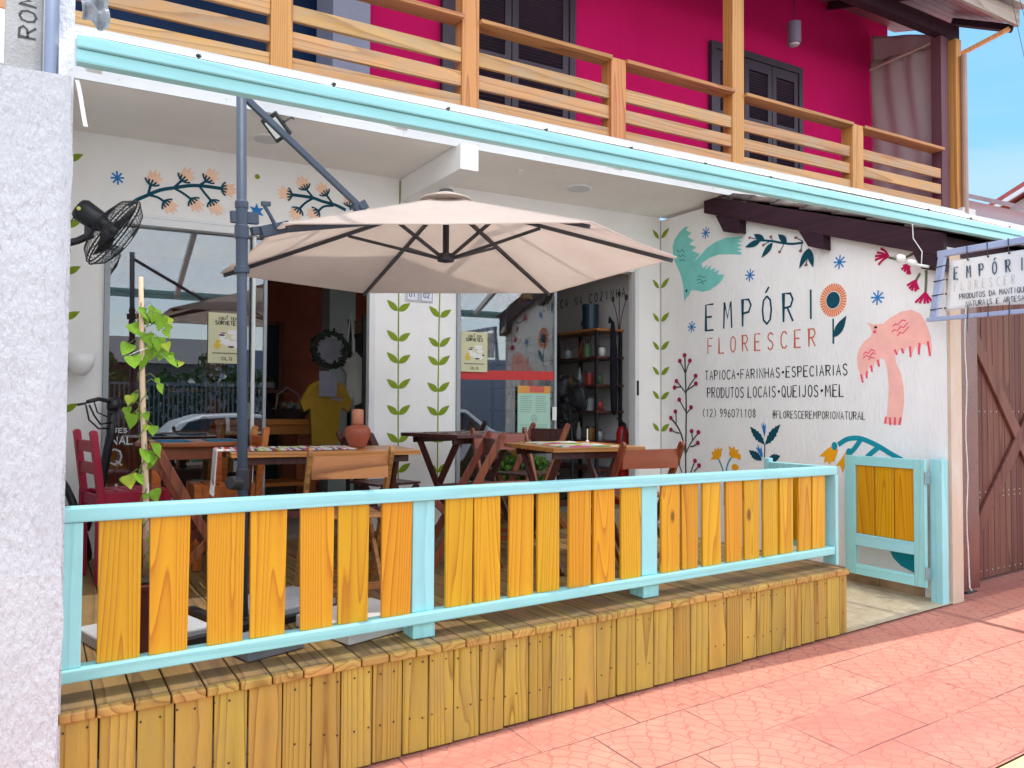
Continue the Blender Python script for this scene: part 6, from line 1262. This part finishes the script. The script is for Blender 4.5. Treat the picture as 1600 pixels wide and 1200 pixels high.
simple('lampshade', 'woven straw pendant lampshade just inside the right window', 'lampshade', M('straw', (0.34, 0.17, 0.06), 0.8, 0.35, 25, 0.5, 60), lambda q: (q.lathe([(.10, .20), (.16, .1), (.19, 0), (.185, 0), (.155, .1), (.095, .19)], (4.22, 6.95, 2.10), (0, 0, 1), 26), q.tube([(4.22, 6.95, 2.29), (4.22, 6.95, 2.79)], .004, 6)))
simple('paper_lantern', 'round white glass lamp glimpsed through the right window', 'lamp', WHITEP, lambda q: (q.lathe([(.001, -.05), (.035, -.035), (.05, 0), (.035, .035), (.001, .05)], (3.62, 7.0, 2.22), (0, 0, 1), 16), q.tube([(3.62, 7.0, 2.27), (3.62, 7.0, 2.79)], .003, 6)), smooth=True)
ex = thing('fire_extinguisher', 'red fire extinguisher on the floor inside the right door jamb', 'extinguisher', (5.36, 6.62, -.03))
q = MB(); q.lathe([(.06, 0), (.065, .02), (.065, .40), (.05, .46), (.02, .48)], (5.37, 6.62, .32), (0, 0, 1), 20); q.build('cylinder', M('extinguisher_red', (0.32, 0.012, 0.012), 0.3), ex, smooth=True)
q = MB(); q.box(5.35, 5.39, 6.60, 6.64, .801, .84); q.bar((5.37, 6.62, .85), (5.29, 6.60, .88), .02, .012); q.tube([(5.37, 6.56, .82), (5.33, 6.54, .75), (5.30, 6.55, .55)], .008, 6); q.build('valve', BLACKP, ex)
q = MB(); q.box(5.30, 5.44, 6.55, 6.69, -.028, .318); q.build('stand', M('extinguisher_stand', (0.30, 0.012, 0.012), 0.4), ex)
hd = thing('potted_shrub', 'leafy green potted shrub beside the doorway under the right table', 'plant', (3.75, 6.12, -.03))
q = MB(); q.lathe([(.10, 0), (.14, .2), (.15, .2), (.15, .22), (.12, .22)], (3.78, 6.10, -.03), (0, 0, 1), 20); q.build('pot', CLAYJ, hd)
q = MB()
for k in range(900):
    a = random.random()*2*math.pi; r_ = random.random()**.5*.27; zz = random.random(); heart(q, Vector((3.78+r_*math.cos(a)*(.7+.5*math.sin(zz*3)), 6.10+r_*math.sin(a)*.7, .20+zz*.36)), random.uniform(.03, .055), random.uniform(-1.2, .3), random.uniform(-3, 3), random.uniform(-.8, .8))
q.build('foliage', cloth('shrub_leaf', (0.10, 0.20, 0.035), .3, 200, .45), hd)
# ------------------------------------------------------------------ upper lamp, wires
bl = thing('porch_lamp', 'dark cylinder lantern hanging under the balcony roof', 'lamp', (7.35, 6.0, 5.3))
LX, LY, LZ = 7.28, 5.92, 5.12
q = MB(); q.lathe([(.075, 0), (.075, .24), (.001, .25)], (LX, LY, LZ), (0, 0, 1), 24); q.build('shade', M('mauve_grey_metal', (0.16, 0.12, 0.17), 0.5, 0.1, 5), bl, smooth=False)
q = MB(); q.lathe([(.06, -.001), (.05, -.02), (.001, -.03)], (LX, LY, LZ), (0, 0, 1), 20); q.build('bulb', M('bulb_glass', (0.5, 0.42, 0.45), 0.3), bl)
q = MB(); q.tube([(LX, LY, LZ+.25), (LX, LY, 5.98)], .006, 6); q.build('rod', METALD, bl)
wires = [((4.5, 1.2, 5.1), (14, 6.6, 5.35)), ((4.5, 1.35, 4.95), (14, 6.9, 5.05)), ((4.5, 1.0, 5.35), (14, 6.3, 5.9))]
for i, (p, q_) in enumerate((((3.6, 2.0, 4.10), (12.0, 5.4, 4.15)), ((3.6, 2.05, 4.22), (12.0, 5.2, 4.28)), ((5.2, 2.2, 4.60), (12.0, 4.6, 4.52)))):
    q = MB(); P0, P1 = Vector(p), Vector(q_); q.tube([P0+(P1-P0)*(k/14)-Vector((0, 0, .16*math.sin(math.pi*k/14))) for k in range(15)], .002, 5)
    tag(q.build('overhead_wire', METALD), ('lowest overhead wire crossing the roof corner', 'middle overhead wire crossing the roof corner', 'highest overhead wire in the sky at the right corner')[i], 'wire', 'overhead wires at the right corner')
# ------------------------------------------------------------------ buildings beyond, at the right
nb_ = thing('white_building', 'white walled neighbour building with red skirting roof beyond the balcony', 'building', (16, 8, -.5))
q = MB(); q.hexa([(12.95, 5.0, -1), (24, 5.0, -1), (24, 12.0, -1), (12.95, 12.0, -1), (12.95, 5.0, 3.45), (24, 5.0, 3.45), (24, 12.0, 6.6), (12.95, 12.0, 6.6)]); q.build('wall', plaster('far_white', (0.72, 0.66, 0.64), 0.2, 20, 0.8, 1.0, dirt=(0.55, 0.5, 0.48), dirtamt=.3), nb_)
q = MB(); q.bar((12.95, 4.9, 3.48), (12.95, 12.0, 6.66), .25, .06); q.build('coping', M('grey_coping', (0.42, 0.36, 0.35), 0.7), nb_)
q = MB(); q.hexa([(11.6, 4.6, 2.55), (12.94, 4.6, 3.15), (12.94, 9.0, 4.80), (11.6, 9.0, 4.20), (11.6, 4.6, 2.60), (12.94, 4.6, 3.20), (12.94, 9.0, 4.85), (11.6, 9.0, 4.25)]); q.build('roof', M('faded_red_tile', (0.42, 0.09, 0.075), 0.75, 0.2, 4, 0.4, 14), nb_)
fr_ = thing('far_house', 'distant house with a red tiled gable roof above the white wall', 'house', (24, 11, -.5))
q = MB(); q.prism([(9.4, -1), (15.0, -1), (15.0, 8.3), (12.2, 9.5), (9.4, 8.3)], lambda u, v_, w: (30+w, u, v_), 8); q.build('wall', M('far_grey', (0.55, 0.53, 0.53), 0.8), fr_)
q = MB(); q.prism([(15.5, 8.38), (12.2, 9.85), (8.9, 8.38), (8.9, 8.2), (12.2, 9.65), (15.5, 8.2)], lambda u, v_, w: (29.4+w, u, v_), 9); q.build('roof', MATS['faded_red_tile'], fr_)
q = MB(); q.prism([(15.5, 8.2), (12.2, 9.65), (8.9, 8.2), (8.9, 8.05), (12.2, 9.48), (15.5, 8.05)], lambda u, v_, w: (29.38+w, u, v_), .1); q.build('barge_board', WHITEP, fr_)
# ------------------------------------------------------------------ across the street (seen mirrored in the shop glass)
CARW = M('white_car_paint', (0.74, 0.75, 0.76), 0.2, 0.02, 3, spec=0.6); TINT = M('tinted_glass', (0.012, 0.016, 0.02), 0.06, 0.1, 3, spec=0.7); TYRE = M('tyre_rubber', (0.015, 0.015, 0.016), 0.8, 0.1, 9); RIMM = M('alloy_rim', (0.45, 0.46, 0.48), 0.35, 0.05, 5, metal=.8)
def car(label, loc):
    t = thing('parked_car', label, 'car', loc, 0, 'white cars parked across the street')
    prof = [(-2.0, .30), (-2.05, .55), (-1.98, .80), (-1.85, .90), (-1.55, 1.05), (-1.25, 1.34), (-.85, 1.47), (0.0, 1.50), (.55, 1.44), (1.05, 1.05), (1.25, .95), (1.85, .82), (2.02, .66), (2.04, .40), (1.95, .28), (1.66, .26), (1.60, .48), (1.42, .62), (1.18, .62), (1.0, .48), (.94, .26), (-.94, .26), (-1.0, .48), (-1.18, .62), (-1.42, .62), (-1.6, .48), (-1.66, .26)]
    q = MB(); secs = []
    for (y, k) in ((-.84, .98), (-.80, 1.0), (0, 1.0), (.80, 1.0), (.84, .98)):
        secs.append([q.bm.verts.new((x*k, y*(1 if z < .95 else 1-.22*(z-.95)/.55), z if abs(y) < .83 else z*.985+.006)) for x, z in prof])
    for a, e in zip(secs, secs[1:]):
        n_ = len(prof)
        for i in range(n_): q.bm.faces.new((a[i], a[(i+1) % n_], e[(i+1) % n_], e[i]))
    q.bm.faces.new(secs[0][::-1]); q.bm.faces.new(secs[-1]); q.build('body', CARW, t, bevel=.03, local=True)
    for s in (-1, 1):
        for pts in ([(-1.38, 1.06), (-1.10, 1.34), (-.85, 1.40), (-.45, 1.42), (-.45, 1.02)], [(-.38, 1.02), (-.38, 1.42), (.0, 1.43), (.50, 1.37), (.92, 1.02)]):
            q = MB(); q.prism(pts, lambda u, v_, w: (u, s*(.853*(1-.22*(v_-.95)/.55)+w), v_), .004); q.build('side_window', TINT, t, local=True)
    q = MB(); q.hexa([(.62, -.62, 1.40), (.62, .62, 1.40), (1.05, .70, 1.06), (1.05, -.70, 1.06), (.64, -.62, 1.412), (.64, .62, 1.412), (1.07, .70, 1.072), (1.07, -.70, 1.072)]); q.build('windscreen', TINT, t, local=True)
    for x in (-1.3, 1.3):
        for s in (-1, 1):
            q = MB(); q.lathe([(.19, -.09), (.30, -.09), (.315, -.06), (.315, .06), (.30, .09), (.19, .09)], (x, s*.74, .315), (0, 1, 0), 26); w_ = q.build('wheel', TYRE, t, local=True)
            q = MB(); q.lathe([(.189, -.085), (.189, .085)], (x, s*.74, .315), (0, 1, 0), 18); q.build('rim', RIMM, w_, local=True)
    for s in (-1, 1):
        q = MB(); q.box(1.90, 2.03, s*.62-.16, s*.62+.16, .64, .74); q.build('headlight', M('headlight_glass', (0.6, 0.62, 0.65), 0.1), t, bevel=.02, local=True)
        q = MB(); q.box(-2.045, -1.93, s*.68-.10, s*.68+.10, .66, .88); q.build('tail_light', M('tail_light_red', (0.45, 0.02, 0.02), 0.2), t, bevel=.02, local=True)
        q = MB(); q.box(.72, .88, s*.93-.09, s*.93+.09, .98, 1.09); q.build('mirror', CARW, t, bevel=.02, local=True)
    return t
c0 = car('white car across the street mirrored in the left shop window', (3.5, -3.3, rz_(3.5)+.0))
copy_thing(c0, (7.6, -3.3, rz_(7.6)), 0, 'white car across the street mirrored in the right shop window')
op = thing('opposite_house', 'plain house across the street mirrored in the shop glass', 'house', (6, -11, -.6))
q = MB(); q.box(-6, 5.0, -18, -12.5, -1, 2.2); q.box(5.01, 20, -18, -13.5, -1, 2.8); q.build('wall', M('blue_grey_render', (0.36, 0.39, 0.44), 0.8, 0.1, 1), op)
q = MB(); q.prism([(-19, 2.2), (-15.2, 3.2), (-11.8, 2.2)], lambda u, v_, w: (-6.5+w, u, v_), 11.4); q.build('roof', M('grey_roof', (0.16, 0.15, 0.15), 0.8), op)
for x in (-3, 1.2, 6.5, 9.6): q = MB(); q.box(x, x+1.3, -12.49 if x < 5 else -13.49, -12.44 if x < 5 else -13.44, .9, 2.2); q.build('window', TINT, op)
q = MB(); q.box(7.0, 12, -13.4, -12.6, .1, 1.9); q.build('yellow_shutter', M('yellow_panel', (0.55, 0.50, 0.05), 0.6, 0.1, 2), op)
gf = thing('bar_fence', 'pale barred street fence across the road mirrored in the left window', 'fence', (0, -8.4, -.6))
q = MB()
for k in range(90): q.box(-4+k*.11, -3.97+k*.11, -8.42, -8.39, -.45, 1.55)
q.box(-4.1, 5.9, -8.43, -8.385, 1.5, 1.56); q.box(-4.1, 5.9, -8.43, -8.385, -.1, -.05); q.build('bars', M('pale_bars', (0.20, 0.23, 0.26), 0.5), gf)
random.seed(5)
hg = thing('hedge', 'dense flowering hedge across the street mirrored in the left window', 'hedge', (3.5, -9.3, -.6))
q = MB(); q2 = MB()
for k in range(2600):
    x = random.uniform(.8, 6.2); y = -9.3+random.uniform(-.6, .6); z = random.uniform(-.4, 2.0+.4*math.sin(x*1.9)+.25*math.sin(x*5)); heart(q2 if k % 11 == 0 else q, Vector((x, y, z)), random.uniform(.10, .2), random.uniform(-1.2, .8), random.uniform(-3, 3), random.uniform(-1, 1))
q.build('foliage', cloth('hedge_leaf', (0.05, 0.10, 0.03), .25, 100, .5), hg); q2.build('blossoms', M('white_blossom', (0.6, 0.6, 0.55), 0.7), hg)
q = MB()
for x in (1.2, 2.3, 3.4, 4.5, 5.6): q.tube([(x, -9.3, -.62), (x+.05, -9.3, .4), (x-.05, -9.25, 1.4)], [.05, .04, .02], 8)
q.build('trunk', M('grey_bark', (0.12, 0.09, 0.07), 0.9, 0.2, 9), hg)
